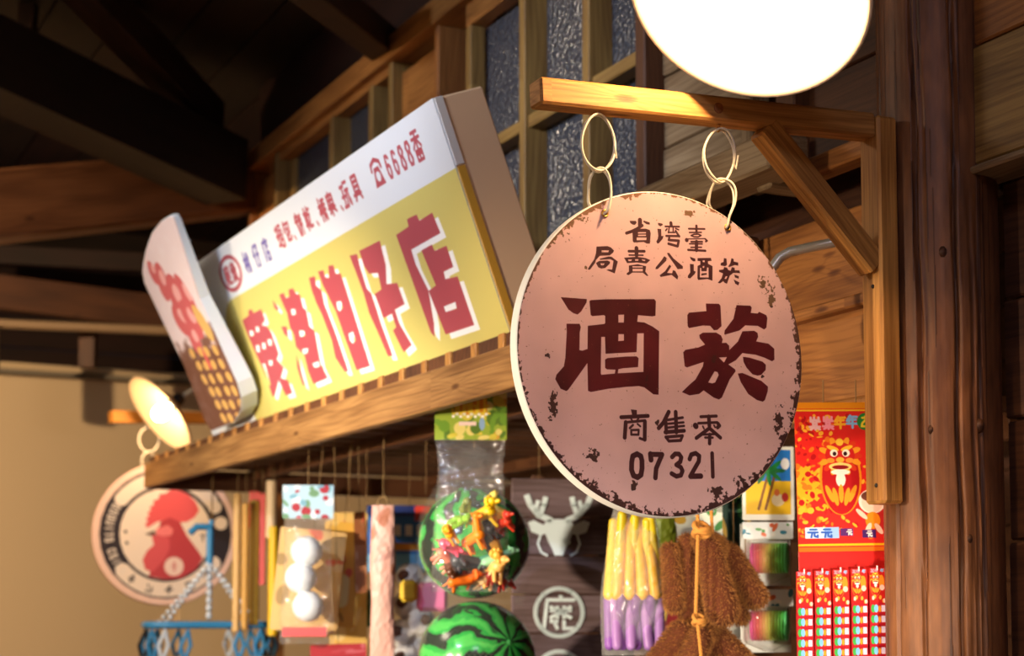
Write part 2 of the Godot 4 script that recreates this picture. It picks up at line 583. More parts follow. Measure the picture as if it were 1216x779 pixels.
# ---------------------------------------------------------------- glyph outlines, traced onto their boards in texture units
const ON_DISC := {
	"jiu_big": [["f",0,[149,363,238,362,237,372,218,402,206,412,192,409,175,399]], ["f",0,[168,443,213,440,217,450,213,467,212,521,222,522,241,515,241,556,229,572,174,644,167,649,148,643,130,615,134,601,159,574,164,548,169,470]], ["f",0,[247,367,252,364,306,357,474,343,480,349,478,395,466,398,416,398,413,419,438,419,468,430,491,443,487,642,469,642,437,622,417,619,373,624,309,634,251,647,241,644,239,556,241,444,266,440,298,434,301,431,301,409,296,407,257,413,251,410]], ["h",0,[347,402,367,400,366,425,347,426]], ["h",0,[347,462,366,461,366,481,346,484]], ["h",0,[287,475,300,474,302,526,410,514,413,455,436,453,434,574,343,584,287,592,285,588]], ["f",0,[300,544,309,539,373,530,410,527,417,532,415,560,363,567,346,571,343,589,333,589,336,573,307,574,300,570]]],
	"yan_big": [["f",0,[661,342,709,339,715,345,718,410,703,423,690,425,676,412,649,413,599,425,594,419,593,384,599,376,663,366]], ["f",0,[775,338,827,336,832,342,828,359,854,359,860,353,887,362,891,371,887,402,878,409,854,399,807,401,785,419,738,434,728,436,730,423,763,383]], ["f",0,[636,444,649,436,698,432,716,440,722,452,719,464,735,462,746,471,746,485,779,455,796,421,840,416,853,422,855,435,847,450,894,454,916,469,916,504,907,510,877,500,844,493,795,491,770,516,742,531,767,545,769,551,747,578,717,638,706,645,687,640,650,619,634,631,599,638,571,629,600,603,621,586,648,543,651,529,590,550,582,547,577,503,585,495,633,484,657,473,638,455]], ["h",0,[707,511,737,508,726,526]], ["h",0,[691,556,702,558,706,567,693,591,682,595,667,593]], ["f",0,[797,503,822,504,871,514,883,523,882,540,865,557,851,560,832,557,810,537,799,519]], ["f",0,[777,558,794,555,865,576,890,593,889,608,878,637,870,643,848,639,815,621,788,585]]],
	"top_row": [["s",12,[425,98,425,114]], ["f",0,[388,104,411,102,413,108,407,115,399,115,391,111]], ["f",0,[438,98,460,102,460,109,449,109,437,103]], ["s",8,[433,114,414,127,395,137,377,144]], ["f",0,[398,133,419,126,446,123,460,126,463,136,460,169,449,170,438,166,403,171,399,167]], ["h",0,[418,137,446,134,446,138,418,141]], ["h",0,[418,145,446,142,446,146,418,149]], ["h",0,[413,154,448,151,447,159,413,163]], ["f",0,[489,100,505,101,507,105,498,111,490,107]], ["f",0,[487,119,501,119,501,141,509,140,506,149,492,165,486,166,483,160,488,151,490,141]], ["s",9,[536,96,537,105]], ["s",5,[516,109,566,105]], ["s",4,[530,109,527,128]], ["s",4,[544,108,544,126]], ["s",4,[522,116,517,122]], ["s",4,[553,112,564,115]], ["s",4,[526,127,550,125]], ["s",6,[519,139,566,135]], ["s",6,[553,120,566,136]], ["s",6,[530,141,528,151]], ["s",7,[528,151,564,150,560,167]], ["s",7,[559,168,527,163]], ["s",7,[629,96,629,116]], ["s",5,[601,108,659,103]], ["s",4,[603,120,647,115]], ["s",4,[609,129,620,124,635,122,646,125,635,131,620,132,609,129]], ["s",11,[593,145,593,145]], ["s",3,[597,141,661,134]], ["s",5,[661,135,668,140,663,143]], ["s",5,[609,149,650,145]], ["s",4,[603,156,650,152]], ["s",10,[629,147,628,174]], ["s",4,[608,167,647,163]], ["s",6,[598,176,661,173]]],
	"row_two": [["f",0,[272,196,310,191,322,194,333,203,329,210,318,219,283,224,270,238,267,247,249,270,241,270,245,263,264,236,270,217]], ["h",0,[290,206,315,204,313,210,290,212]], ["f",0,[283,233,314,223,324,223,346,236,335,274,306,266,314,263,326,263,331,235,319,231,284,236]], ["f",0,[270,247,281,240,310,236,319,239,318,245,302,260,288,263,278,260,272,251]], ["h",0,[285,247,300,246,296,252,288,253]], ["s",11,[412,188,412,210]], ["s",7,[385,200,440,195]], ["s",4,[386,212,435,208]], ["f",0,[368,222,412,215,444,216,461,221,447,233,412,233,379,238]], ["h",0,[382,226,396,225,393,230,384,231]], ["h",0,[407,223,419,222,418,227,407,228]], ["h",0,[430,221,444,222,441,226,433,225]], ["f",0,[385,245,417,238,446,242,443,259,454,271,448,272,434,263,397,266,384,275,377,274,377,270,385,264]], ["h",0,[397,246,434,243,434,247,398,250]], ["h",0,[398,254,434,251,434,259,398,262]]],
	"row_two_right": [["f",0,[511,204,520,209,518,218,487,247,479,248,481,241,502,217]], ["f",0,[521,193,529,192,544,208,578,230,578,238,559,241,547,226,526,202]], ["f",0,[530,229,536,234,521,256,539,256,542,246,550,247,561,264,558,274,548,268,537,261,498,271,494,266,514,251]], ["f",0,[604,197,624,202,624,210,616,211,607,205]], ["f",0,[604,220,618,220,618,241,625,243,621,251,604,267,596,265,596,259,605,247]], ["f",0,[632,199,681,194,684,203,670,206,671,214,687,220,686,267,668,263,634,269,631,264,632,224,642,219,642,208,632,208]], ["h",0,[651,205,658,204,658,210,651,210]], ["h",0,[651,223,657,222,656,228,651,229]], ["h",0,[641,230,645,229,646,240,665,238,667,226,672,226,672,258,640,260]], ["f",0,[646,247,665,244,666,249,645,254]], ["f",0,[730,190,739,191,741,211,734,216,717,215,718,207,728,203]], ["f",0,[758,188,766,190,766,198,783,200,783,210,770,209,750,217,745,216,753,205]], ["f",0,[730,219,741,220,745,227,754,229,759,217,769,218,770,226,787,225,790,234,776,234,764,235,751,245,740,272,732,270,726,265,714,273,706,272,720,256,726,240,711,236,711,230,728,227]], ["h",0,[736,248,742,248,737,257,731,257]], ["f",0,[768,240,785,244,784,252,770,249]], ["f",0,[765,256,787,264,782,274,771,269]]],
	"bottom_rows": [["f",0,[389,693,410,694,410,712,394,713]], ["s",10,[355,719,449,710]], ["s",11,[371,734,367,781]], ["s",7,[371,734,439,725]], ["s",11,[438,728,437,784]], ["s",7,[435,785,420,781]], ["s",5,[389,721,396,731]], ["s",5,[416,719,407,730]], ["s",6,[396,741,385,751]], ["s",5,[412,737,422,744]], ["s",6,[390,757,390,771,415,770,416,755,390,757]], ["s",11,[523,694,504,728,487,746]], ["s",10,[512,725,514,759]], ["s",11,[548,693,550,756]], ["s",7,[520,719,573,709]], ["s",6,[520,731,576,724]], ["s",6,[521,743,578,735]], ["s",10,[510,758,578,750]], ["s",8,[512,773,572,766,565,781,523,785,512,773]], ["s",8,[639,703,696,698]], ["s",11,[668,701,670,730]], ["s",15,[619,732,621,734]], ["s",7,[630,724,699,718]], ["s",10,[702,722,707,728,700,734]], ["s",5,[646,733,650,740]], ["s",5,[687,728,691,734]], ["s",10,[668,739,622,771]], ["s",10,[672,739,710,766]], ["s",6,[646,759,696,755]], ["s",6,[654,768,682,767]], ["s",10,[671,758,670,786]], ["s",14,[410,830,423,836,427,850,427,874,423,894,411,902,397,897,390,879,391,855,395,837,410,830]], ["s",14,[457,828,459,846]], ["s",13,[459,829,498,828,477,872,474,901]], ["s",12,[534,834,545,824,559,824,567,834,563,848,549,858,565,865,571,876,565,890,549,894,532,886]], ["s",12,[597,838,603,824,619,819,632,827,630,844,600,890]], ["s",14,[600,892,637,890]], ["s",11,[679,817,681,890]]],
}
const ON_SIGN := {
	"dian": [["f",0,[1697,198,1768,195,1771,180,1822,181,1825,195,1893,193,1899,237,1745,240,1743,273,1761,332,1736,400,1718,426,1707,414]], ["f",0,[1790,251,1845,250,1848,264,1907,265,1906,309,1857,310,1854,325,1911,330,1913,432,1773,430,1761,333,1803,329]], ["h",0,[1806,375,1865,375,1861,389,1807,387]]],
	"zai": [["f",0,[1427,189,1470,194,1463,218,1460,273,1475,286,1473,356,1478,433,1452,430,1442,377,1429,324,1435,279,1432,237]], ["f",0,[1487,190,1609,192,1598,245,1570,283,1625,290,1627,338,1569,341,1568,372,1594,425,1541,434,1523,381,1545,377,1546,346,1496,348,1491,291,1535,288,1545,252,1498,245,1485,223]]],
	"gan": [["f",0,[1150,189,1191,192,1178,213,1202,229,1190,261,1199,334,1198,430,1175,429,1147,389,1161,347,1154,280,1144,253,1142,218]], ["f",0,[1218,186,1253,189,1250,206,1271,212,1290,186,1320,190,1317,211,1346,215,1344,267,1335,437,1248,435,1247,391,1243,286,1220,220]], ["h",0,[1266,270,1294,272,1292,288,1267,293,1258,285]], ["h",0,[1274,349,1303,348,1303,369,1279,374,1269,364]]],
	"lu": [["f",0,[595,203,658,199,664,187,697,189,697,200,764,200,766,230,728,238,765,248,779,267,781,324,751,336,782,363,734,385,781,397,782,433,728,432,714,388,642,424,626,422,627,388,620,334,606,280,597,238]], ["h",0,[621,236,649,241,643,254,615,251]], ["h",0,[678,234,702,238,695,251,669,249]], ["h",0,[635,279,658,282,647,301,623,295]], ["h",0,[684,280,710,284,697,300,672,296]], ["h",0,[734,278,763,283,753,298,727,294]], ["h",0,[688,330,718,334,705,346,682,343]], ["h",0,[634,331,654,333,643,390,622,393]]],
	"gang": [["f",0,[865,193,888,219,877,225,860,214]], ["f",0,[863,264,901,270,887,296,868,287]], ["f",0,[902,342,897,379,889,428,873,420,876,376]], ["f",0,[923,190,958,191,960,205,987,207,995,190,1029,192,1036,208,1060,215,1051,247,1066,255,1050,295,1074,309,1058,349,1042,389,1057,428,949,430,943,397,953,355,935,341,917,327,931,297,922,274,935,238,928,221]], ["h",0,[969,236,996,240,991,253,962,251]], ["h",0,[975,293,1008,299,1003,311,967,308]], ["h",0,[953,338,996,342,978,353,948,351]], ["h",0,[989,381,1033,382,1029,395,993,393]]],
}
const STROKES := {
	"柑": "0343 2029 2307 2346 5393 6169 8189 6686 6989", "仔": "3004 2229 5090 9073 7379 7959 5494", "店": "5051 1191 1109 6056 6383 4686 4649 8689 4989",
	"玩": "0141 0545 2129 0949 5090 5393 6359 8388 8899 9997", "具": "2080 2026 8086 2282 2484 2686 0797 3719 7799",
	"麵": "0141 2028 0444 0848 1525 5090 5259 9299 5292 5989 5494 5696", "包": "2004 2191 9185 8575 3363 6366 6636 3338 3888 8897",
	"餅": "3003 3053 1139 1141 1343 1149 6172 9182 5393 5595 6359 8389", "乾": "0242 2027 1316 4346 1343 0747 2729 6053 6191 5383 8358 5898",
	"糖": "0343 2029 2306 2346 5191 5159 6393 6595 7177 6787 6789 8789", "果": "1181 1115 8185 1585 1383 4049 0696 5618 5698",
	"番": "2080 1292 5056 5215 5295 2686 2629 8689 2989 2787 5659", "電": "1080 5055 1113 1191 9193 3343 6373 2686 2639 8689 2989",
	"年": "3004 2191 2383 2326 5159 0696", "之": "5051 2181 8126 2619 1999", "紅": "3012 1242 4214 1444 2529 1618 4648 5191 7179 5999", "樂": "4042 3262 3236 6266 3464 3666 1013 1333 8083 7393 0797 5759 5719 5799",
	"元": "2181 0494 4439 6468 6899 9997", "鹿": "5051 1191 1109 2484 2683 4346 6366 2386 3749 3939 6769 6999 2747", "賣": "2181 5054 1393 1494 2525 2585 2828 8588 2787 2888 3919 6999",
	"キ": "2373 1686 4059", "ン": "2234 1989 8984", "チ": "7124 0595 5156 5639", "ョ": "2282 8289 2585 2989", "ウ": "5051 2025 2282 8285 8549",
	"M": "0900 0055 5590 9099", "O": "2070 7097 9799 9970 7929 2907 0702 0220", "S": "9260 6020 2002 0224 2464 6497 9779 7929 2907", "Q": "2070 7097 9779 7929 2907 0702 0220 6699", "U": "0007 0729 2979 7997 9790", "I": "5059", "T": "0090 5059",
	"C": "9270 7020 2002 0207 0729 2979 7997", "L": "0009 0999", "J": "8087 8769 6929 2907", "N": "0900 0099 9990", "G": "9270 7020 2002 0207 0729 2979 7999 9995 9555", "E": "9000 0009 0999 0575",
	"6": "8160 6020 2004 0407 0729 2969 6987 8785 8564 6404", "8": "2070 7092 9264 6424 2402 0220 2407 0729 2979 7997 9764", "F": "9000 0009 0575", "Y": "0045 9045 4549",
}

# ---------------------------------------------------------------- textures
func disc_image() -> Image:
	var n := 1024
	var m := Mask.new(n, n)
	for k in ["top_row", "row_two", "row_two_right", "bottom_rows"]:
		m.glyph(ON_DISC[k])
	var big := Mask.new(n, n)
	big.glyph(ON_DISC["jiu_big"])
	big.glyph(ON_DISC["yan_big"])
	var rust := noise(5, 0.012, 4)
	var fine := noise(6, 0.06, 3)
	var spots := noise(8, 0.03, 2)
	var blot := noise(9, 0.004, 3)
	# [x, y, rx, ry] worn spots seen on the tin
	var worn := [[120, 150, 60, 55], [185, 105, 70, 30], [880, 262, 28, 34], [905, 300, 18, 40], [600, 60, 26, 14], [480, 725, 9, 14], [498, 835, 7, 9], [775, 905, 17, 15], [400, 930, 12, 22], [105, 545, 10, 9], [235, 262, 12, 11], [870, 560, 8, 7], [860, 905, 110, 42], [120, 690, 18, 60], [250, 842, 30, 25], [700, 940, 40, 22], [930, 700, 22, 60], [690, 520, 13, 15], [445, 600, 6, 24]]
	var im := Image.create(n, n, false, Image.FORMAT_RGB8)
	var paint := c8(214, 178, 182)
	var dark := c8(58, 34, 34)
	var brown := c8(112, 78, 58)
	for y in n:
		for x in n:
			var q := Vector2(x - 511.5, y - 511.5)
			var r := q.length() / 512.0
			if r > 1.01:
				continue
			var bl := blot.get_noise_2d(x, y)
			var c := paint * (1.0 + 0.05 * bl)
			var t := big.d[y * n + x]
			if t > 0:
				c = c.lerp(c8(78, 24, 32) * (1.0 + 0.25 * bl), t / 255.0)
			t = m.d[y * n + x]
			if t > 0:
				c = c.lerp(c8(66, 36, 42), t / 255.0)
			var fi := fine.get_noise_2d(x, y)
			if fi > 0.60 and spots.get_noise_2d(x, y) > 0.12:
				c = c.lerp(brown, 0.75)
			if r > 0.80:
				var a := q.angle()
				var side := 0.017 + 0.020 * smoothstep(-0.3, 0.9, sin(a + 0.25)) + 0.012 * maxf(0.0, cos(a * 3.0))
				var e := (1.0 - r) / side + 1.3 * rust.get_noise_2d(x * 1.5, y * 1.5) + 0.9 * fi
				var k := smoothstep(1.0, 0.72, e)
				c = c.lerp(dark.lerp(brown, clampf(0.3 - sin(a) * 0.9, 0.0, 1.0)), k * 0.93)
			im.set_pixel(x, y, c)
	for w in worn:
		for y in range(maxi(0, int(w[1] - w[3])), mini(n - 1, int(w[1] + w[3]))):
			for x in range(maxi(0, int(w[0] - w[2])), mini(n - 1, int(w[0] + w[2]))):
				var d := Vector2((x - w[0]) / float(w[2]), (y - w[1]) / float(w[3])).length() + 0.9 * rust.get_noise_2d(x * 2.0 + w[0], y * 2.0) + 0.7 * fine.get_noise_2d(x, y)
				if d < 0.62:
					im.set_pixel(x, y, im.get_pixel(x, y).lerp(c8(96, 72, 50) if y < 330 else c8(56, 34, 32), 0.9))
	return im

func sign_image() -> Image:
	var w := 2048
	var h := 496
	var im := blank(w, h, c8(232, 236, 240))
	var yel := Mask.new(w, h)
	var p := [w, 139, 560, 139]
	for k in 7:
		var a := PI / 2 * k / 6.0
		p.append_array([560 - sin(a) * 130, 139 + 130 - cos(a) * 130])
	p.append_array([430, h, w, h])
	yel.poly(p)
	lay(im, yel, c8(216, 200, 112))
	var big := Mask.new(w, h)
	for k in ON_SIGN:
		big.glyph(ON_SIGN[k])
	lay(im, big, c8(252, 250, 246), 19, 13)
	lay(im, big, c8(182, 78, 88))
	var red := Mask.new(w, h)
	var xs := [1056, 1113, 1201, 1264, 1364, 1420, 1513, 1577]
	var ch := "麵包餅乾糖果玩具"
	for k in 8:
		red.letters(STROKES[ch[k]], xs[k], 66, 40, 50, 8)
	for k in 3:
		red.stroke([1150 + k * 160, 84, 1156 + k * 160, 92], 7)
	for k in 4:
		red.letters(STROKES["6688"[k]], 1768 + 37 * k, 66, 18, 44, 8)
	red.letters(STROKES["番"], 1921, 62, 40, 56, 7)
	red.stroke([1682, 56, 1684, 44, 1707, 36, 1730, 44, 1732, 56], 9)
	red.poly([1694, 52, 1720, 52, 1734, 92, 1680, 92])
	red.ell(1707, 72, 11, 11, false)
	red.ell(627, 77, 92, 49)
	red.ell(627, 77, 74, 38, false)
	red.letters(STROKES["鹿"], 600, 77, 44, 46, 9)
	red.letters(STROKES["賣"], 654, 77, 44, 46, 9)
	lay(im, red, c8(184, 82, 92))
	var pur := Mask.new(w, h)
	for k in 3:
		pur.letters(STROKES["柑仔店"[k]], 775 + 82 * k, 75, 40, 50, 9)
	lay(im, pur, c8(112, 98, 168))
	return im

func melon_image() -> Image:
	var w := 512
	var h := 256
	var im := Image.create(w, h, false, Image.FORMAT_RGB8)
	var n := noise(21, 0.03, 3)
	for y in h:
		for x in w:
			var a := TAU * x / w
			var v := n.get_noise_3d(cos(a) * 60.0, y * 0.8, sin(a) * 60.0)
			var s := sin(a * 9.0 + 2.6 * v + 0.8 * sin(y * 0.09))
			var k := smoothstep(0.05, 0.3, s + 0.5 * v)
			var c := c8(30, 150, 54).lerp(c8(16, 34, 20), k)
			if s < -0.75:
				c = c.lerp(c8(92, 190, 84), 0.6)
			im.set_pixel(x, y, c)
	return im

# weathered log: fine vertical fibres, smudges, short checks; u goes round, v goes down
func log_image() -> Image:
	var w := 512
	var h := 1536
	var im := Image.create(w, h, false, Image.FORMAT_RGB8)
	var fib := noise(101, 0.05, 3)
	var smu := noise(102, 0.010, 4)
	var mot := noise(103, 0.045, 3)
	for y in h:
		for x in w:
			var a := TAU * x / w
			var cx := cos(a) * 81.0
			var cz := sin(a) * 81.0
			var f := fib.get_noise_3d(cx * 2.2, y * 0.035, cz * 2.2)
			var s := smu.get_noise_3d(cx, y * 0.35, cz)
			var m := mot.get_noise_3d(cx, y * 0.5, cz)
			var v := clampf(0.68 + 0.14 * f + 0.36 * s + 0.24 * m, 0.12, 1.0)
			if f < -0.42:
				v *= 0.55
			im.set_pixel(x, y, Color(lerpf(0.30, 1.0, v), lerpf(0.22, 1.0, v), lerpf(0.16, 1.0, v)))
	return im

func net_image() -> Image:
	var im := Image.create(128, 128, false, Image.FORMAT_RGBA8)
	for y in 128:
		for x in 128:
			var a := absf(fposmod(x + y, 16.0) - 8.0)
			var b := absf(fposmod(x - y, 16.0) - 8.0)
			im.set_pixel(x, y, Color(1, 1, 1, 0.24 if minf(a, b) < 1.0 else 0.0))
	return im

func rooster_image() -> Image:
	var n := 512
	var im := blank(n, n, c8(238, 206, 196))
	var m := Mask.new(n, n)
	m.ell(256, 256, 232, 232)
	lay(im, m, c8(44, 38, 46))
	m = Mask.new(n, n)
	m.ell(256, 256, 162, 162)
	# white capsules on the dark band: bottom and upper left
	var arc := []
	for k in 25:
		var a := deg_to_rad(32 + 106.0 * k / 24)
		arc.append_array([256 + cos(a) * 198, 256 + sin(a) * 198])
	m.stroke(arc, 54)
	arc = []
	for k in 15:
		var a := deg_to_rad(218 + 104.0 * k / 14)
		arc.append_array([256 + cos(a) * 198, 256 + sin(a) * 198])
	m.stroke(arc, 50)
	for a in [-30, -12]:
		m.ell(256 + cos(deg_to_rad(a)) * 198, 256 + sin(deg_to_rad(a)) * 198, 24, 24)
	lay(im, m, c8(240, 226, 216))
	var t := Mask.new(n, n)
	var txt := "MOSQUITO COILS"
	for k in txt.length():
		if txt[k] == " ":
			continue
		var a := deg_to_rad(214 - 76.0 * k / 13)
		t.letters(STROKES[txt[k]], 256 + cos(a) * 198, 256 + sin(a) * 198, 11, 26, 5, a - PI / 2 + PI * 0.0)
	lay(im, t, c8(236, 226, 220))
	t = Mask.new(n, n)
	var kana := "キンチョウコウ"
	for k in 5:
		var a := deg_to_rad(126 - 20.0 * k)
		t.letters(STROKES[kana[k]], 256 + cos(a) * 198, 256 + sin(a) * 198, 24, 28, 6, a - PI / 2)
	t.ell(115, 250, 6, 6)
	t.ell(120, 290, 6, 6)
	t.letters("2090 5059", 385, 270, 22, 22, 5)
	lay(im, t, c8(70, 66, 70))
	# a hen's head: comb, face, wattle, neck
	var comb := Mask.new(n, n)
	comb.poly([190, 236, 182, 222, 192, 214, 184, 202, 196, 194, 190, 180, 202, 174, 198, 160, 212, 154, 210, 138, 228, 132, 232, 114, 252, 112, 270, 98, 300, 100, 330, 112, 360, 140, 372, 170, 356, 196, 330, 212, 300, 214, 260, 204, 224, 214])
	lay(im, comb, c8(226, 92, 100))
	var neck := Mask.new(n, n)
	neck.poly([236, 212, 270, 198, 306, 214, 330, 262, 372, 318, 388, 344, 360, 384, 310, 414, 256, 418, 200, 408, 210, 330, 226, 260])
	lay(im, neck, c8(190, 66, 76))
	var wat := Mask.new(n, n)
	wat.poly([206, 262, 240, 254, 268, 270, 270, 310, 250, 350, 214, 392, 186, 384, 176, 350, 190, 318, 214, 296])
	lay(im, wat, c8(214, 88, 98))
	var face := Mask.new(n, n)
	face.poly([222, 238, 262, 224, 282, 240, 276, 262, 240, 264, 220, 254])
	lay(im, face, c8(240, 130, 136))
	var bk := Mask.new(n, n)
	bk.poly([182, 258, 216, 244, 222, 258, 204, 264])
	lay(im, bk, c8(110, 90, 84))
	bk = Mask.new(n, n)
	bk.ell(286, 372, 34, 34)
	lay(im, bk, c8(240, 214, 208))
	bk = Mask.new(n, n)
	bk.letters("5059 2474", 286, 372, 22, 30, 6)
	lay(im, bk, c8(206, 120, 122))
	return im

func cutout_image() -> Image:
	var w := 384
	var h := 512
	var im := blank(w, h, c8(232, 214, 214))
	var n := noise(31, 0.02, 3)
	for y in h:
		for x in w:
			var v := n.get_noise_2d(x, y)
			var k := smoothstep(0.50, 0.60, float(y) / h + 0.10 * v)
			im.set_pixel(x, y, c8(236, 216, 216).lerp(c8(112, 70, 56), k).lightened(maxf(0.0, v) * 0.2))
	for p in [[150, 120, 30, 50, 0.5], [190, 170, 40, 60, 0.3], [160, 220, 46, 40, 0.8], [215, 230, 36, 54, -0.4], [120, 90, 22, 30, 0.2], [250, 180, 26, 60, -0.2], [180, 275, 30, 40, 0.1]]:
		dot(im, p[0], p[1], p[2], p[3], c8(206, 96, 100), p[4])
		dot(im, p[0] + 12, p[1] - 8, p[2] * 0.5, p[3] * 0.4, c8(236, 170, 166), p[4])
	for c in 4:
		for k in 6:
			dot(im, 130 + c * 46 + rng.randf_range(-6, 6), 300 + k * 34 + c * 6, 15, 13, c8(222, 172, 96), rng.randf())
	dot(im, 196, 330, 9, 26, c8(214, 90, 90))
	dot(im, 270, 250, 22, 50, c8(222, 178, 104), -0.3)
	return im

func header_image(w: int, h: int, base: Color, blobs: Array, count: int, sd: int) -> Image:
	var im := blank(w, h, base)
	var r := RandomNumberGenerator.new()
	r.seed = sd
	for k in count:
		dot(im, r.randf() * w, r.randf() * h, r.randf_range(0.03, 0.11) * w, r.randf_range(0.04, 0.14) * h, blobs[r.randi() % blobs.size()], r.randf() * PI)
	return im

func word(im: Image, s: String, cx: float, cy: float, cw: float, chh: float, gap: float, wd: float, c: Color) -> void:
	var m := Mask.new(im.get_width(), im.get_height())
	for k in s.length():
		if STROKES.has(s[k]):
			m.letters(STROKES[s[k]], cx + (k - (s.length() - 1) * 0.5) * gap, cy, cw, chh, wd)
	lay(im, m, c)

func lion(im: Image, cx: float, cy: float, s: float) -> void:
	dot(im, cx, cy + 60 * s, 66 * s, 122 * s, c8(244, 140, 30))
	dot(im, cx, cy + 64 * s, 59 * s, 115 * s, c8(186, 24, 28))
	for k in 16:
		var a := TAU * k / 16.0
		dot(im, cx + cos(a) * 54 * s, cy - 10 * s + sin(a) * 50 * s, 16 * s, 9 * s, c8(246, 160, 40) if k % 2 else c8(222, 60, 30), a)
	dot(im, cx, cy - 14 * s, 46 * s, 42 * s, c8(206, 34, 32))
	dot(im, cx, cy - 56 * s, 12 * s, 12 * s, c8(250, 200, 60))
	for d in [-1, 1]:
		dot(im, cx + d * 22 * s, cy - 36 * s, 20 * s, 7 * s, c8(250, 190, 50), d * -0.35)
		dot(im, cx + d * 19 * s, cy - 20 * s, 12 * s, 12 * s, c8(252, 240, 220))
		dot(im, cx + d * 17 * s, cy - 18 * s, 6 * s, 7 * s, c8(50, 20, 24))
		dot(im, cx + d * 30 * s, cy + 4 * s, 13 * s, 8 * s, c8(246, 150, 50))
	dot(im, cx, cy + 2 * s, 13 * s, 9 * s, c8(250, 180, 60))
	dot(im, cx, cy + 24 * s, 36 * s, 13 * s, c8(250, 214, 120))
	dot(im, cx, cy + 26 * s, 26 * s, 7 * s, c8(140, 16, 24))
	dot(im, cx, cy + 42 * s, 30 * s, 9 * s, c8(250, 240, 226))
	dot(im, cx, cy + 66 * s, 15 * s, 24 * s, c8(248, 238, 224))
	for k in 5:
		dot(im, cx + (k - 2) * 18 * s, cy + (112 + 10 * (k % 2)) * s, 8 * s, 30 * s, c8(246, 160, 40), (k - 2) * 0.2)

func poster_image() -> Image:
	var w := 416
	var h := 704
	var im := blank(w, h, c8(226, 40, 34))
	im.fill_rect(Rect2i(0, 0, w, 30), c8(240, 150, 24))
	im.fill_rect(Rect2i(0, 34, w, 8), c8(250, 200, 40))
	var n := noise(41, 0.02, 2)
	for y in range(300, 520):
		for x in 150:
			if n.get_noise_2d(x, y) + (150 - x) * 0.006 - absf(y - 410) * 0.004 > 0.15:
				im.set_pixel(x, y, c8(246, 170, 34))
	for k in 190:
		dot(im, pow(rng.randf(), 1.5) * w, rng.randf_range(60, 640), rng.randf_range(3, 15), rng.randf_range(3, 18), [c8(240, 120, 30), c8(250, 180, 50), c8(180, 20, 26)][k % 3], rng.randf() * 3.0)
	lion(im, 200, 270, 1.45)
	for p in [[90, 100, c8(240, 190, 196)], [150, 98, c8(246, 150, 170)], [205, 95, c8(250, 180, 40)]]:
		word(im, "樂" if p[0] != 205 else "年", p[0], p[1], 46, 56, 0, 11, p[2])
	word(im, "年", 260, 92, 46, 58, 0, 11, c8(130, 190, 236))
	dot(im, 318, 92, 34, 40, c8(40, 140, 60))
	word(im, "之", 318, 92, 36, 46, 0, 10, c8(250, 220, 60))
	dot(im, 380, 90, 34, 42, c8(40, 120, 210))
	word(im, "紅", 380, 90, 36, 46, 0, 9, c8(250, 250, 250))
	# a child waving
	for p in [[345, 555, 60, 66], [330, 470, 26, 30]]:
		dot(im, p[0], p[1], p[2], p[3], c8(196, 40, 40))
	dot(im, 340, 470, 62, 58, c8(250, 226, 214))
	dot(im, 340, 478, 48, 46, c8(250, 206, 184))
	dot(im, 340, 446, 50, 26, c8(110, 60, 46))
	dot(im, 340, 560, 34, 40, c8(244, 140, 30))
	dot(im, 366, 600, 12, 30, c8(250, 206, 184), -0.6)
	dot(im, 318, 600, 12, 30, c8(250, 206, 184), 0.4)
	dot(im, 290, 530, 11, 34, c8(250, 206, 184), -0.8)
	for p in [[30, 590, 90, 52, c8(200, 222, 240)], [118, 590, 66, 52, c8(150, 190, 236)]]:
		im.fill_rect(Rect2i(p[0], p[1], p[2], p[3]), p[4])
	word(im, "元元", 96, 616, 44, 40, 62, 9, c8(40, 90, 190))
	im.fill_rect(Rect2i(190, 596, 58, 36), c8(90, 40, 110))
	word(im, "5元", 219, 614, 22, 26, 24, 5, c8(250, 240, 230))
	im.fill_rect(Rect2i(290, 604, 62, 38), c8(70, 34, 100))
	word(im, "元", 322, 622, 24, 28, 24, 5, c8(250, 240, 230))
	im.fill_rect(Rect2i(0, 668, w, 10), c8(250, 190, 30))
	im.fill_rect(Rect2i(0, 684, w, 20), c8(236, 110, 24))
	return im

func packet_image(sd: int) -> Image:
	var w := 96
	var h := 256
	var im := blank(w, h, c8(206, 32, 30))
	word(im, "樂年", 30, 14, 20, 20, 24, 4, c8(246, 150, 170))
	word(im, "年", 76, 14, 20, 20, 24, 4, c8(140, 190, 236))
	lion(im, 36, 60, 0.52)
	dot(im, 72, 78, 16, 40, c8(244, 150, 40))
	dot(im, 74, 108, 15, 16, c8(250, 208, 190))
	im.fill_rect(Rect2i(0, 192, 96, 64), c8(190, 24, 40))
	for k in 5:
		dot(im, rng.randf_range(8, 88), rng.randf_range(140, 184), 8, 12, [c8(250, 170, 60), c8(250, 208, 190)][k % 2])
	dot(im, 18, 224, 13, 22, c8(70, 180, 80))
	dot(im, 36, 224, 13, 22, c8(130, 196, 244))
	dot(im, 57, 226, 9, 18, c8(250, 160, 40))
	im.fill_rect(Rect2i(67, 206, 24, 36), c8(238, 216, 240))
	return im

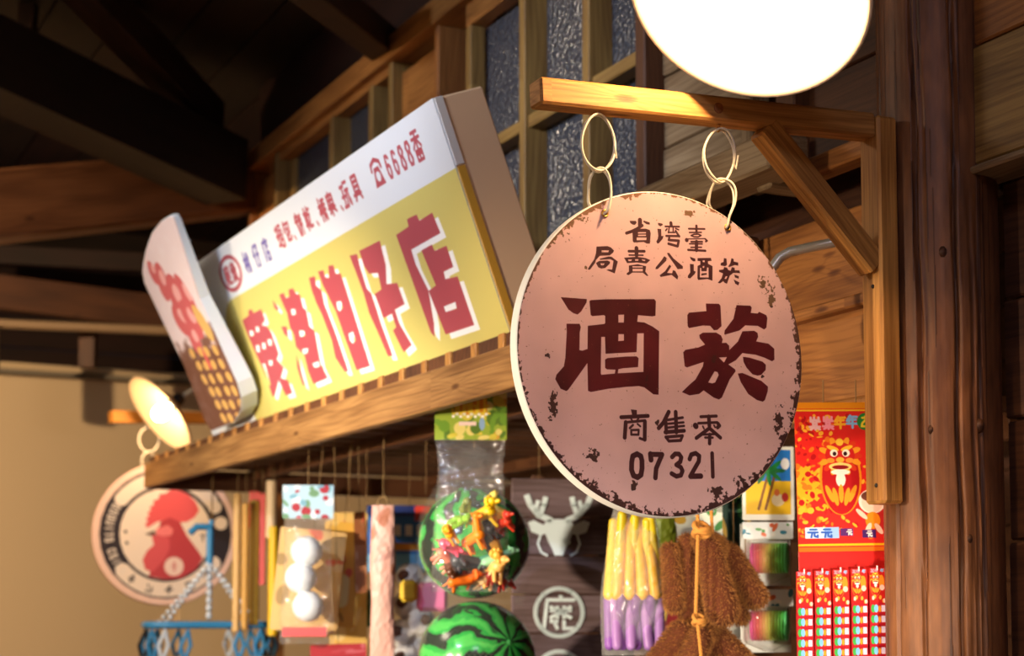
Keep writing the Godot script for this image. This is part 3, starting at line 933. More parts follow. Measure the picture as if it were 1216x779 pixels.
func palm_image() -> Image:
	var im := blank(192, 256, c8(238, 236, 226))
	im.fill_rect(Rect2i(12, 12, 168, 110), c8(40, 120, 206))
	im.fill_rect(Rect2i(12, 120, 168, 116), c8(238, 190, 36))
	for p in [[60, 1.9], [86, 1.75]]:
		for k in 22:
			dot(im, p[0] + k * 1.8, 216 - k * 6, 5, 6, c8(134, 84, 40))
	for k in 9:
		dot(im, 92 + cos(k * 0.7) * 34, 84 + sin(k * 0.7) * 20, 34, 8, c8(34, 110 + 10 * (k % 3), 60), k * 0.7)
	dot(im, 132, 186, 24, 22, c8(240, 220, 180))
	dot(im, 128, 160, 10, 12, c8(226, 120, 60))
	dot(im, 160, 60, 16, 20, c8(240, 240, 244))
	dot(im, 158, 176, 12, 16, c8(206, 60, 50))
	return im

func _ready() -> void:
	rng.seed = 77
	camera_and_light()
	for k in 3:
		wood_tex.append(tex(wood_image(11 + 7 * k, 256, 768, [2, 0, 4][k])))
	materials()
	hall()
	shop_front()
	awning()
	pillar_and_bracket()
	round_sign()
	signboard()
	lamps()
	far_stall()
	goods()
	plush()
	right_goods()

func camera_and_light() -> void:
	var cam := Camera3D.new()
	cam.name = "camera"
	cam.position = EYE
	cam.rotation.x = PITCH
	var lens := CameraAttributesPhysical.new()
	lens.frustum_near = 0.05
	lens.frustum_far = 100.0
	lens.frustum_focal_length = 50.0
	lens.frustum_focus_distance = 2.85
	lens.exposure_aperture = 3.4
	cam.attributes = lens
	cam.set_frustum(779.0 / FOCAL * 0.05, Vector2(0, 188.5 / FOCAL * 0.05), 0.05, 100.0)
	add_child(cam)
	cam.current = true
	var we := WorldEnvironment.new()
	we.name = "environment"
	var e := Environment.new()
	e.background_mode = Environment.BG_COLOR
	e.background_color = c8(40, 40, 46)
	e.tonemap_mode = Environment.TONE_MAPPER_LINEAR
	e.tonemap_exposure = 1.0
	e.sdfgi_enabled = true
	e.ssao_enabled = true
	e.ssil_enabled = true
	we.environment = e
	add_child(we)

func materials() -> void:
	M.enamel = mat(c8(240, 232, 214), 0.35)
	M.dim_enamel = mat(c8(196, 172, 140), 0.5)  # same enamel toned down in colour to look dimly lit
	M.black = mat(c8(28, 26, 26), 0.5)
	M.white = mat(c8(236, 234, 228), 0.5)
	M.rim = mat(c8(240, 238, 232), 0.5)
	M.pipe = mat(c8(196, 192, 184), 0.35, 0.6)
	M.brass = mat(c8(206, 160, 84), 0.35, 0.8)
	M.cord = mat(c8(236, 226, 206), 0.6)
	M.rope = mat(c8(206, 140, 62), 0.9)
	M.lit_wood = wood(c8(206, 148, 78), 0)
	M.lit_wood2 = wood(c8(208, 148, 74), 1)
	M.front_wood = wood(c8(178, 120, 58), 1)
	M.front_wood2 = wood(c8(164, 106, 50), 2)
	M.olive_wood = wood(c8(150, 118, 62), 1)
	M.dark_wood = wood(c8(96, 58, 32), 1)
	M.dark_wood2 = wood(c8(84, 48, 26), 2)
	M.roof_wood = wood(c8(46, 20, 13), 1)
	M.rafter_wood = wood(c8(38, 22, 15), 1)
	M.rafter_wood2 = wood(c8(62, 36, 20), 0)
	M.beam_wood = wood(c8(122, 78, 48), 0)
	M.gray_wood = wood(c8(150, 128, 98), 0)
	M.slat = wood(c8(110, 66, 34), 1)
	M.beige = mat(c8(206, 184, 152), 0.85)
	M.beige2 = mat(c8(222, 200, 166), 0.85)
	M.film = film(0.035)
	M.tan = mat(c8(206, 164, 104), 0.7)
	M.string = mat(c8(140, 108, 64), 0.8)

func lamps() -> void:
	var c := at(887, -7, 2.6)
	dish_lamp("large white enamel dish lamp glowing brightly above the timber bracket", c, Vector3(-0.35, -0.78, 0.52), 0.197, 0.40, 12.0, [c + Vector3(0.035, 0.08, -0.05), c + Vector3(0.10, 0.2, -0.12), c + Vector3(0.22, 0.3, -0.28), fl(3.90, 2.86, -0.43)])
	var c2 := at(189, 492, 6.6)
	dish_lamp("small white dish lamp with a bare bulb beside the left end of the awning", c2, Vector3(-0.62, -0.60, 0.42), 0.172, 0.03, 40.0, [c2 + Vector3(0.07, 0.07, -0.05), c2 + Vector3(0.14, 0.13, -0.1), c2 + Vector3(0.25, 0.12, -0.16), fl(-0.43, c2.y + 0.08, -0.50)])
	added_spot("added black fill spot on the ceiling aimed at the signboard", fl(4.0, 3.3, 2.9), fl(1.9, 2.5, 0.0), 6.3, 24.0, c8(206, 224, 255))
	added_spot("added black fill spot across the aisle aimed at the hanging toys", fl(3.0, 1.75, 2.4), fl(1.5, 1.6, -0.7), 14.0, 27.0, c8(255, 240, 216))
	added_spot("added black fill spot across the aisle aimed at the brown plush", fl(3.88, 1.95, 2.3), fl(3.2, 1.7, -0.5), 6.0, 22.0, c8(255, 232, 200))
	added_spot("added black fill spot on the ceiling aimed at the hammered glass", fl(3.7, 3.4, 3.1), fl(2.45, 3.05, -0.6), 6.0, 13.0, c8(244, 240, 240))
	added_spot("added black fill spot low behind the viewer aimed at the rainbow packets", fl(6.5, 1.3, 1.2), fl(3.2, 1.64, -0.6), 9.0, 6.0, c8(255, 238, 214))
	added_spot("added black fill spot low across the aisle aimed at the red poster", fl(4.6, 1.1, 1.9), fl(3.25, 1.62, -0.5), 5.5, 15.5, c8(255, 236, 210))
	added_spot("added black fill spot on the ceiling aimed at the transom windows", fl(1.5, 3.4, 3.0), fl(1.7, 3.2, -0.6), 3.2, 24.0, c8(255, 232, 200))
	added_panel("added square white ceiling fill panel over the far end of the aisle", fl(1.6, 3.72, 2.6), 1.0, 1.0, 6.0, c8(255, 236, 210))
	added_spot("added black fill spot on the ceiling aimed at the beige far wall", fl(0.9, 3.3, 3.0), fl(-1.6, 2.2, -0.4), 15.0, 33.0, c8(255, 216, 164))
	added_panel("added square white ceiling fill panel behind the viewer", fl(6.9, 3.72, 2.0), 1.0, 1.0, 6.0, c8(228, 228, 255))

# boards side by side as pieces of a wall, floor or ceiling; o is the lower left corner, a along the board, b across, n outward
func boards(parent: Node3D, called: String, o: Vector3, a: Vector3, b: Vector3, count: int, thick: float, mats: Array, gap := 0.004, uneven := 0.003) -> void:
	var along := a.normalized()
	var acr := b.normalized()
	var n := along.cross(acr)
	var step := b.length() / count
	for k in count:
		var c := o + a * 0.5 + acr * (step * (k + 0.5)) + n * rng.randf_range(-uneven, uneven)
		var st := begin()
		box(st, Transform3D(Basis(along, acr, n), c), Vector3(a.length(), step - gap, thick), 0.003)
		obj(called, st, mats[rng.randi() % mats.size()], parent)

func hall() -> void:
	var f := struct("floor", "plain brown floor of the timber hall", FT)
	obj("slab", bx(Vector3(3.0, -0.05, 0.3), Vector3(12.4, 0.1, 8.2)), mat(c8(150, 122, 92), 0.6), f)
	var c := struct("ceiling", "dark board ceiling with rafters in the unlit roof", FT)
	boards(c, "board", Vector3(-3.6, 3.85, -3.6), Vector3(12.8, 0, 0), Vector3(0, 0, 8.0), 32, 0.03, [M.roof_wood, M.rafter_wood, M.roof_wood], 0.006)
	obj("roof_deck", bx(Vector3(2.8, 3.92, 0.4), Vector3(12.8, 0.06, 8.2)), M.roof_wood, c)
	var inv := FT.affine_inverse()
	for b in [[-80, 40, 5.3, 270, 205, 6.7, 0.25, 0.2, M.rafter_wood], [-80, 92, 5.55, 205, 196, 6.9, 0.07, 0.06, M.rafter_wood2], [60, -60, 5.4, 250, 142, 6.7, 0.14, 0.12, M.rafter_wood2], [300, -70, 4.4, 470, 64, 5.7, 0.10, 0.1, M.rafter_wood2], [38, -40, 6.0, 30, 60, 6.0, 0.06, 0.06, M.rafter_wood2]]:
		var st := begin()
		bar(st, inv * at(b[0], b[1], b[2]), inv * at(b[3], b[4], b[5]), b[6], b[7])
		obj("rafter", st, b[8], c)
	var t := struct("trim_1", "thick brown timber tie beam meeting the corner of the shop front", FT)
	var st := begin()
	bar(st, inv * at(-90, 255, 6.1), inv * at(292, 217, 6.98), 0.262, 0.2, Vector3.UP, 0.012)
	obj("beam", st, M.beam_wood, t)
	# far wall, across the aisle
	var w := struct("wall_back", "beige plastered far wall under a dark open roof", FT)
	obj("plaster", bx(Vector3(-2.1, 1.42, 0.9), Vector3(0.1, 2.84, 7.0)), M.beige, w)
	obj("plaster_panel", bx(Vector3(-2.035, 1.24, -2.2), Vector3(0.03, 2.48, 3.06)), M.beige2, w)
	obj("wall_rail", bx(Vector3(-2.03, 2.79, 0.0), Vector3(0.04, 0.025, 5.2)), mat(c8(120, 112, 100), 0.6), w)
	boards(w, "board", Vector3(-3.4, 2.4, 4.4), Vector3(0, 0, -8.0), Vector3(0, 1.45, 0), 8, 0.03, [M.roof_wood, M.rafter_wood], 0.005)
	t = struct("trim_2", "dark timber framing and a thin pipe above the beige far wall", FT)
	for b in [[-60, 340, 7.7, 240, 378, 8.1, 0.16, 0.08, M.dark_wood2], [-60, 300, 8.6, 300, 320, 9.0, 0.1, 0.08, M.roof_wood]]:
		st = begin()
		bar(st, inv * at(b[0], b[1], b[2]), inv * at(b[3], b[4], b[5]), b[6], b[7])
		obj("beam", st, b[8], t)
	st = begin()
	bar(st, inv * at(105, 385, 7.75), inv * at(104, 437, 7.75), 0.075, 0.06)
	obj("post", st, M.dark_wood2, t)
	st = begin()
	bar(st, inv * at(-12, 385, 7.5), inv * at(-12, 445, 7.5), 0.07, 0.06)
	obj("post", st, M.gray_wood, t)
	st = begin()
	tube(st, [inv * at(-60, 382, 7.5), inv * at(235, 394, 7.75)], 0.022)
	obj("pipe", st, mat(c8(150, 126, 100), 0.5), t)
	w = struct("wall_left", "plain wall of the hall across from the shop front", FT)
	obj("plaster", bx(Vector3(3.0, 1.9, 4.35), Vector3(12.6, 3.9, 0.1)), M.beige, w)
	w = struct("wall_rear", "plain wall of the hall behind the viewer", FT)
	obj("plaster", bx(Vector3(9.15, 1.9, 0.4), Vector3(0.1, 3.9, 8.0)), M.beige, w)
	w = struct("wall_shop", "dark board back wall of the shop", FT)
	boards(w, "board", Vector3(-3.4, 0.0, -2.6), Vector3(12.6, 0, 0), Vector3(0, 3.85, 0), 20, 0.03, [M.dark_wood, M.dark_wood2], 0.004)
	obj("backing", bx(Vector3(2.9, 1.92, -2.66), Vector3(12.6, 3.86, 0.06)), M.dark_wood2, w)
	w = struct("wall_right", "board wall beyond the pillar", FT)
	boards(w, "board", Vector3(4.9, 0.0, -0.5), Vector3(4.2, 0, 0), Vector3(0, 3.85, 0), 18, 0.04, [M.front_wood2, M.dark_wood], 0.003)

func shop_front() -> void:
	var w := struct("wall_front", "orange brown timber framing of the upper shop front", FT)
	var z0 := -0.52
	var put := func(called: String, u0: float, u1: float, y0: float, y1: float, front: float, depth: float, m: Material) -> void:
		obj(called, bx(Vector3((u0 + u1) / 2, (y0 + y1) / 2, front - depth / 2), Vector3(u1 - u0, y1 - y0, depth), 0.004), m, w)
	put.call("top_plate", -0.46, 4.9, 3.455, 3.535, z0 + 0.02, 0.12, M.front_wood)
	put.call("wall_plate", -0.46, 4.9, 3.535, 3.84, z0 - 0.05, 0.05, M.roof_wood)
	# posts: right edge, width, depth
	for p in [[-0.40, 0.045, 0.11, M.front_wood2], [-0.06, 0.035, 0.085, M.olive_wood], [1.165, 0.035, 0.09, M.olive_wood], [1.548, 0.03, 0.11, M.front_wood2], [2.808, 0.045, 0.09, M.dark_wood]]:
		put.call("post", p[0] - p[1], p[0], 2.24, 3.455, z0, p[2], p[3])
	put.call("post", 1.55, 1.735, 2.24, 3.455, z0 - 0.11, 0.06, M.dark_wood)
	put.call("sill", -0.46, 3.75, 2.215, 2.24, z0, 0.12, M.front_wood2)
	# board panels
	for p in [[-0.40, -0.095, 3.0], [1.165, 1.52, 3.0]]:
		for k in 2:
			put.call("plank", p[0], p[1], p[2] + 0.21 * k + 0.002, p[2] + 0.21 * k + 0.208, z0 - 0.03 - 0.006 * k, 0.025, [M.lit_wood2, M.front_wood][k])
		for k in 4:
			put.call("plank", p[0], p[1], 2.24 + 0.19 * k + 0.002, 2.24 + 0.19 * k + 0.188, z0 - 0.03, 0.025, M.front_wood)
	# lighter board panel right of the windows, darker boards below the rail
	for k in 5:
		put.call("plank", 2.81, 3.225, 2.56 + 0.18 * k + 0.002, 2.56 + 0.18 * k + 0.178, z0 - 0.05 - 0.003 * (k % 2), 0.025, M.gray_wood)
		put.call("plank", 3.26, 3.76, 2.56 + 0.18 * k + 0.002, 2.56 + 0.18 * k + 0.178, z0 - 0.07 - 0.003 * (k % 2), 0.025, M.dark_wood)
	put.call("post", 3.19, 3.235, 2.54, 3.455, z0 - 0.02, 0.05, M.gray_wood)
	put.call("post", 3.31, 3.38, 2.54, 3.455, z0 - 0.03, 0.05, M.dark_wood)
	for k in 3:
		put.call("plank", 2.81, 3.78, 2.036 + 0.198 * k + 0.002, 2.036 + 0.198 * k + 0.195, z0 - 0.03 - 0.008 * (k % 2) - (0.20 if k == 2 else 0.0), 0.03, [M.front_wood2, M.front_wood2, M.dark_wood2][k])  # top board set back and coloured dark to stand for shade under the rail
	put.call("post", 3.22, 3.255, 2.04, 2.43, z0 + 0.005, 0.03, M.dark_wood)
	put.call("rail", 3.40, 3.78, 2.50, 2.54, z0 + 0.02, 0.05, M.front_wood2)
	put.call("rail", 2.81, 3.80, 2.005, 2.034, z0, 0.06, M.front_wood)
	# boards beyond the pillar
	for k in 5:
		put.call("plank", 3.93, 4.9, 2.41 + 0.22 * k + 0.002, 2.41 + 0.22 * k + 0.217, z0 - 0.004 * (k % 2), 0.03, [M.olive_wood, M.front_wood2][k % 2])
	for k in 10:
		put.call("plank", 3.93, 4.9, 0.20 + 0.22 * k + 0.002, 0.20 + 0.22 * k + 0.217, z0 - 0.09 - 0.004 * (k % 2), 0.03, M.dark_wood2)
	put.call("rail", 3.93, 4.9, 2.394, 2.408, z0 + 0.012, 0.1, M.gray_wood)
	var rail := struct("trim_3", "weathered gray brown timber rail fixed under the light board panel", FT)
	obj("rail", bx(Vector3(3.20, 2.522, -0.40), Vector3(0.74, 0.075, 0.10), 0.006), M.gray_wood, rail)
	obj("bracket", bx(Vector3(2.90, 2.50, -0.48), Vector3(0.05, 0.05, 0.12), 0.004), M.gray_wood, rail)
	obj("bracket", bx(Vector3(3.45, 2.50, -0.48), Vector3(0.05, 0.05, 0.12), 0.004), M.gray_wood, rail)
	# windows: frame members and panes of hammered glass
	var glass := mat(c8(64, 69, 80), 0.2)
	glass.metallic_specular = 1.0
	var cell := FastNoiseLite.new()
	cell.seed = 3
	cell.noise_type = FastNoiseLite.TYPE_CELLULAR
	cell.cellular_return_type = FastNoiseLite.RETURN_DISTANCE
	cell.fractal_type = FastNoiseLite.FRACTAL_NONE
	cell.frequency = 0.06
	var nt := NoiseTexture2D.new()
	nt.width = 256
	nt.height = 256
	nt.seamless = true
	nt.noise = cell
	glass.heightmap_enabled = true
	glass.heightmap_texture = nt
	glass.heightmap_scale = 0.75
	glass.uv1_triplanar = true
	glass.uv1_scale = Vector3(4.6, 4.6, 4.6)
	M.glass = glass
	var wins := [
		[-0.06, 1.13, 2.24, 3.455, [0.59, 0.985], [3.0]],
		[1.735, 2.763, 2.24, 3.455, [2.155, 2.527], [2.985]],
	]
	for k in wins.size():
		var d: Array = wins[k]
		var n := struct("window_%d" % (k + 1), ["row of small transom panes above the left of the signboard", "tall transom window of hammered glass behind the bracket"][k], FT)
		var fr := func(called: String, u0: float, u1: float, y0: float, y1: float, front: float, depth: float, m: Material) -> void:
			obj(called, bx(Vector3((u0 + u1) / 2, (y0 + y1) / 2, front - depth / 2), Vector3(u1 - u0, y1 - y0, depth), 0.003), m, n)
		var th := 3.385 if k == 1 else 3.425
		fr.call("top_rail", d[0], d[1], th, d[3], z0 - 0.01, 0.05, M.front_wood)
		fr.call("bottom_rail", d[0], d[1], d[2], d[2] + 0.06, z0 - 0.01, 0.05, M.front_wood)
		fr.call("stile", d[0], d[0] + (0.06 if k == 0 else 0.035), d[2], th, z0 - 0.055 if k == 0 else z0 - 0.01, 0.05, M.olive_wood)
		for y in d[5]:
			fr.call("glazing_bar", d[0], d[1], y - 0.02, y + 0.016, z0 - 0.012, 0.05, M.olive_wood)
		for u in d[4]:
			fr.call("mullion", u - 0.036, u, d[2], th, z0, 0.075, M.olive_wood)
		var us: Array = [d[0]] + d[4] + [d[1]]
		var ys: Array = [d[2]] + d[5] + [th]
		for i in us.size() - 1:
			for j in ys.size() - 1:
				fr.call("pane", us[i], us[i + 1], ys[j], ys[j + 1], z0 - 0.07, 0.006, M.glass)

func awning() -> void:
	var t := thing("awning", "long timber slat awning carrying the yellow signboard", "awning", FT)
	var st := begin()
	bar(st, Vector3(-0.015, 2.138, -0.015), Vector3(3.42, 2.126, -0.015), 0.092, 0.03)
	obj("fascia", st, wood(c8(170, 124, 70), 0), t)
	obj("fascia", bx(Vector3(0.0, 2.126, -0.86), Vector3(0.03, 0.076, 1.66)), M.slat, t)
	obj("fascia", bx(Vector3(1.38, 2.126, -1.70), Vector3(2.78, 0.076, 0.03)), M.slat, t)
	for k in 24:
		var u := 0.075 + 0.1395 * k
		obj("slat", bx(Vector3(u, 2.187 + rng.randf_range(-0.001, 0.001), -0.86 if k < 20 else -0.245), Vector3(0.108, 0.036, 1.70 if k < 20 else 0.47), 0.003), M.slat if k % 3 else M.dark_wood, t)
		if k < 23:
			obj("spacer", bx(Vector3(u + 0.07, 2.188, -0.03), Vector3(0.028, 0.034, 0.05), 0.002), M.lit_wood2, t)
	for z in [-0.42, -1.15]:
		obj("joist", bx(Vector3(1.38, 2.152, z), Vector3(2.76, 0.04, 0.04)), M.slat, t)

func pillar_and_bracket() -> void:
	var t := thing("log_pillar", "thick brown cracked log pillar at the right", "pillar", Transform3D(FT.basis, fl(3.862, 0, -0.522)))
	var n := noise(61, 1.0, 3)
	var crack := []
	for k in 9:
		crack.append([rng.randf() * TAU, rng.randf_range(-0.5, 3.0), rng.randf_range(0.5, 2.2), rng.randf_range(0.003, 0.008), rng.randf_range(-0.08, 0.08)])
	# long splits facing the aisle
	crack.append([deg_to_rad(62), 0.0, 3.9, 0.022, 0.05])
	crack.append([deg_to_rad(22), 0.0, 3.9, 0.018, -0.04])
	crack.append([deg_to_rad(92), 0.9, 1.6, 0.012, 0.06])
	var P := []
	for i in 91:
		var y := 3.85 * i / 90.0
		var row := []
		for j in 181:
			var a := TAU * (j % 180) / 180.0
			var r := 0.1065 * (1.0 + 0.004 * cos(a * 7.0 + 0.5) + 0.014 * n.get_noise_3d(cos(a) * 1.4, y * 0.9, sin(a) * 1.4) + 0.005 * n.get_noise_3d(cos(a) * 9.0, y * 3.0, sin(a) * 9.0))
			for c in crack:
				var q: float = (y - c[1]) / c[2]
				if q > 0.0 and q < 1.0:
					var da := angle_difference(a, c[0] + c[4] * sin(y * 2.1 + c[0]) + 0.02 * sin(y * 17.0))
					r -= c[3] * sqrt(sin(q * PI)) * exp(-pow(da / 0.020, 2.0))
			row.append(Vector3(cos(a) * r, y, sin(a) * r))
		P.append(row)
	var st := begin()
	grid(st, P, Transform3D(), true, true)
	var m := mat(c8(148, 94, 54), 0.55)
	m.albedo_texture = tex(log_image())
	m.heightmap_enabled = true
	m.heightmap_texture = m.albedo_texture
	m.heightmap_scale = 0.3
	var trunk := obj("trunk", st, m, t)
	for p in [[1119, 300, 0.008], [1165, 505, 0.009], [1105, 510, 0.006], [1150, 640, 0.006]]:
		var w := FT.affine_inverse() * at(p[0], p[1], 2.96) - Vector3(3.862, 0, -0.522)
		var dir := Vector3(w.x, 0, w.z).normalized()
		st = begin()
		ball(st, Vector3(dir.x * 0.1035, w.y, dir.z * 0.1035), Vector3(p[2], p[2] * 1.5, p[2]), 10)
		obj("knot", st, M.dark_wood2, trunk)
	# bracket on the pillar
	t = thing("sign_bracket", "lit pine bracket with a diagonal brace fixed to the log pillar", "bracket", FT)
	var inv := FT.affine_inverse()
	st = begin()
	var a0 := inv * on_u(635, 110.5, 3.862)
	var a1 := inv * on_u(1031, 151.5, 3.862)
	a0.x = 3.862
	a1.x = 3.862
	bar(st, a0, Vector3(3.862, a1.y, -0.366), 0.044, 0.044, Vector3.UP, 0.004)
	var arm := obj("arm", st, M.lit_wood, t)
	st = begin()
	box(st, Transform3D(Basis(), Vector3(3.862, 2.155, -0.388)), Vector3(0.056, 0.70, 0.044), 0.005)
	var upright := obj("upright", st, M.lit_wood2, t)
	st = begin()
	var b0 := inv * on_u(905, 152, 3.862)
	var b1 := inv * on_u(1036, 318, 3.862)
	bar(st, Vector3(3.864, b0.y, b0.z), Vector3(3.864, b1.y, b1.z), 0.046, 0.042, Vector3.UP, 0.004)
	obj("brace", st, M.lit_wood2, t)
	var pl := inv * on_u(854, 128, 3.886)
	st = begin()
	lathe(st, [Vector2(0.0, 0.0025), Vector2(0.0085, 0.0025), Vector2(0.0095, 0.0)], 20, Transform3D(Basis(Vector3.FORWARD, PI / 2), Vector3(3.884, pl.y, pl.z)))
	obj("plug", st, wood(c8(170, 100, 44), 0), arm)
	for p in [[1022, 337], [1026, 575]]:
		var q := inv * at(p[0], p[1], 2.96)
		st = begin()
		ball(st, Vector3(3.868, q.y, -0.3655), Vector3(0.004, 0.004, 0.003), 10)
		obj("screw", st, M.black, upright)
	for px in [707.0, 853.0]:
		var q := inv * on_u(px, 132 if px < 800 else 153, 3.862)
		st = begin()
		torus(st, Vector3(3.862, q.y + 0.001, q.z), 0.006, 0.0016, Basis())
		obj("eye_hook", st, M.brass, arm)

func round_sign() -> void:
	var b := Basis(Vector3.UP, deg_to_rad(-1.1686)) * ST
	var c := Vector3(0.25710, 2.04426, -2.8)
	var R := 0.27586
	var t := thing("round_tin_sign", "round pale pink rusty tin sign hanging from the pine bracket", "sign", Transform3D(b, c))
	var st := begin()
	lathe(st, [Vector2(0.0, -0.0255), Vector2(R - 0.002, -0.0255), Vector2(R, -0.0235), Vector2(R, -0.003), Vector2(R - 0.0015, -0.001), Vector2(R - 0.004, -0.0008), Vector2(0.0, -0.0008)], 128, Transform3D(Basis(Vector3.RIGHT, PI / 2), Vector3.ZERO))
	obj("backing_board", st, M.rim, t)
	var face := printed(disc_image(), 0.42)
	face.metallic_specular = 0.4
	var pf := obj("printed_face", slab(circle(R - 0.0022, 128), 0.0, 0.0008, Rect2(-R, -R, R * 2, R * 2)), face, t)
	var inv := t.transform.affine_inverse()
	var u0 := 3.860
	for p in [[718.0, 253.5], [862.0, 271.0]]:
		var q := inv * on_u(p[0], p[1], u0)
		st = begin()
		torus(st, Vector3(q.x, q.y, 0.001), 0.0052, 0.0017)
		obj("grommet", st, M.brass, pf)
		obj("hole", slab(circle(0.0048, 16, q.x, q.y), 0.0006, 0.0005), M.black, pf)
	# white cord loops: [points in the photograph, how far in front of the arm's plane]
	var loops := [
		["large white cord loop hooked under the left of the bracket arm", [[708, 137, 0.004], [697, 144, 0.006], [690.5, 162, 0.008], [692, 182, 0.008], [700, 198, 0.006], [711, 204.5, 0.003], [722, 197, 0.0], [729, 180, -0.003], [728, 160, -0.003], [719, 143, 0.0]], 1],
		["small white cord loop tying the pink sign's left hole to the loop above", [[718, 253.5, 0.006], [723, 243, 0.012], [725.5, 228, 0.012], [723, 212, 0.008], [716, 203, 0.004], [707, 202, 0.0], [700, 212, -0.012], [698.5, 228, -0.024], [699, 243, -0.030], [708, 254, -0.034]], 2],
		["large white cord loop hooked under the right of the bracket arm", [[853, 154, 0.004], [843, 161, 0.006], [835.5, 178, 0.008], [836, 197, 0.008], [843, 211, 0.006], [854, 218, 0.003], [864, 211, 0.0], [871, 193, -0.003], [870, 175, -0.003], [862, 159, 0.0]], 3],
		["small white cord loop tying the pink sign's right hole to the loop above", [[862, 271, 0.006], [866, 257, 0.012], [871, 242, 0.012], [870, 226, 0.008], [863, 216, 0.004], [852, 213, 0.0], [846, 221, -0.010], [841, 234, -0.024], [840, 246, -0.030], [850, 262, -0.034]], 4],
	]
	for l in loops:
		var lo := thing("cord_loop", l[0], "cord")
		for turn in 2:
			var pts := []
			for k in 40:
				var f: float = l[1].size() * k / 40.0
				var i0 := int(f)
				var nn: int = l[1].size()
				var q := []
				for d in [-1, 0, 1, 2]:
					var e: Array = l[1][(i0 + d + nn) % nn]
					q.append(on_u(e[0], e[1], u0 + e[2]))
				var p: Vector3 = q[1].cubic_interpolate(q[2], q[0], q[3], f - i0)
				pts.append(p + Vector3(0.0022, 0.001, 0.003) * (turn * (1.0 + 0.8 * sin(k * 0.31 + l[2]))))
			st = begin()
			tube(st, pts, 0.0019, 7, true)
			obj("strand", st, M.cord, lo)
		if l[2] % 2 == 1:
			var e: Array = l[1][7]
			st = begin()
			var a := on_u(e[0], e[1], u0)
			tube(st, [a, a + Vector3(0.004, -0.012, 0.002), a + Vector3(0.008 if l[2] == 3 else 0.001, 0.012, 0.002)], 0.0018, 7)
			obj("cord_end", st, M.cord, lo)

func signboard() -> void:
	var lean := deg_to_rad(20.5)
	var b := Basis(UU, Vector3.UP * cos(lean) + NN * sin(lean), UU.cross(Vector3.UP * cos(lean) + NN * sin(lean)))
	var o := fl(0.75, 2.19, -0.06)
	o.y = 2.19
	var w := 2.285
	var h := 0.5534
	var t := thing("signboard", "long white and yellow shop signboard with big red characters leaning over the awning", "sign", Transform3D(b, o))
	obj("case", bx(Vector3(w / 2, h / 2 + 0.034, -0.062), Vector3(w, h - 0.068, 0.12), 0.004), mat(c8(226, 186, 144), 0.6), t)
	var face := rrect(w, h - 0.017, 0.004, w / 2, h / 2 + 0.0085)
	obj("printed_face", slab(face, 0.004, 0.004, Rect2(0, 0, w, h)), printed(sign_image(), 0.5), t)
	obj("edge_strip", bx(Vector3(w + 0.001, 0.20, -0.010), Vector3(0.004, 0.40, 0.020), 0.001), mat(c8(206, 152, 50), 0.5), t)
	obj("edge_strip", bx(Vector3(w + 0.001, 0.478, -0.010), Vector3(0.004, 0.15, 0.020), 0.001), mat(c8(222, 214, 204), 0.5), t)
	for u in [0.3, 1.2, 2.1]:
		obj("prop", bx(Vector3(u, 0.058, -0.085), Vector3(0.04, 0.05, 0.05)), M.slat, t)
	# picture board at its left end, outline traced on its own leaning plane
	lean = deg_to_rad(27)
	b = Basis(UU, Vector3.UP * cos(lean) + NN * sin(lean), UU.cross(Vector3.UP * cos(lean) + NN * sin(lean)))
	o = OO + NN * 0.015
	o.y = 2.19
	t = thing("picture_board", "pale cut-out picture board with rounded corners at the signboard's left end", "sign", Transform3D(b, o))
	var pts := PackedVector2Array()
	for p in [[1302, 644], [1420, 652], [1510, 648], [1538, 639], [1533, 620], [1434, 398], [1413, 128], [1390, 84], [1330, 44], [1222, 16], [1100, 2], [1020, -4], [975, 0], [962, 60], [1013, 251], [1009, 533], [1040, 566], [1097, 590], [1170, 614]]:
		pts.append(Vector2(p[0], maxf(p[1], 18.0 + p[0] * 0.001)) / 1000.0)
	obj("box_side", slab(pts, -0.002, 0.06, Rect2(0, 0, 1, 1), true, true, 0.015), mat(c8(214, 228, 240), 0.5), t)
	var inner := PackedVector2Array()
	var cen := Vector2(1.24, 0.32)
	for p in pts:
		inner.append(cen + (p - cen) * 0.992)
	obj("printed_picture", slab(inner, 0.002, 0.004, Rect2(0.95, -0.01, 0.6, 0.67)), printed(cutout_image(), 0.5), t)

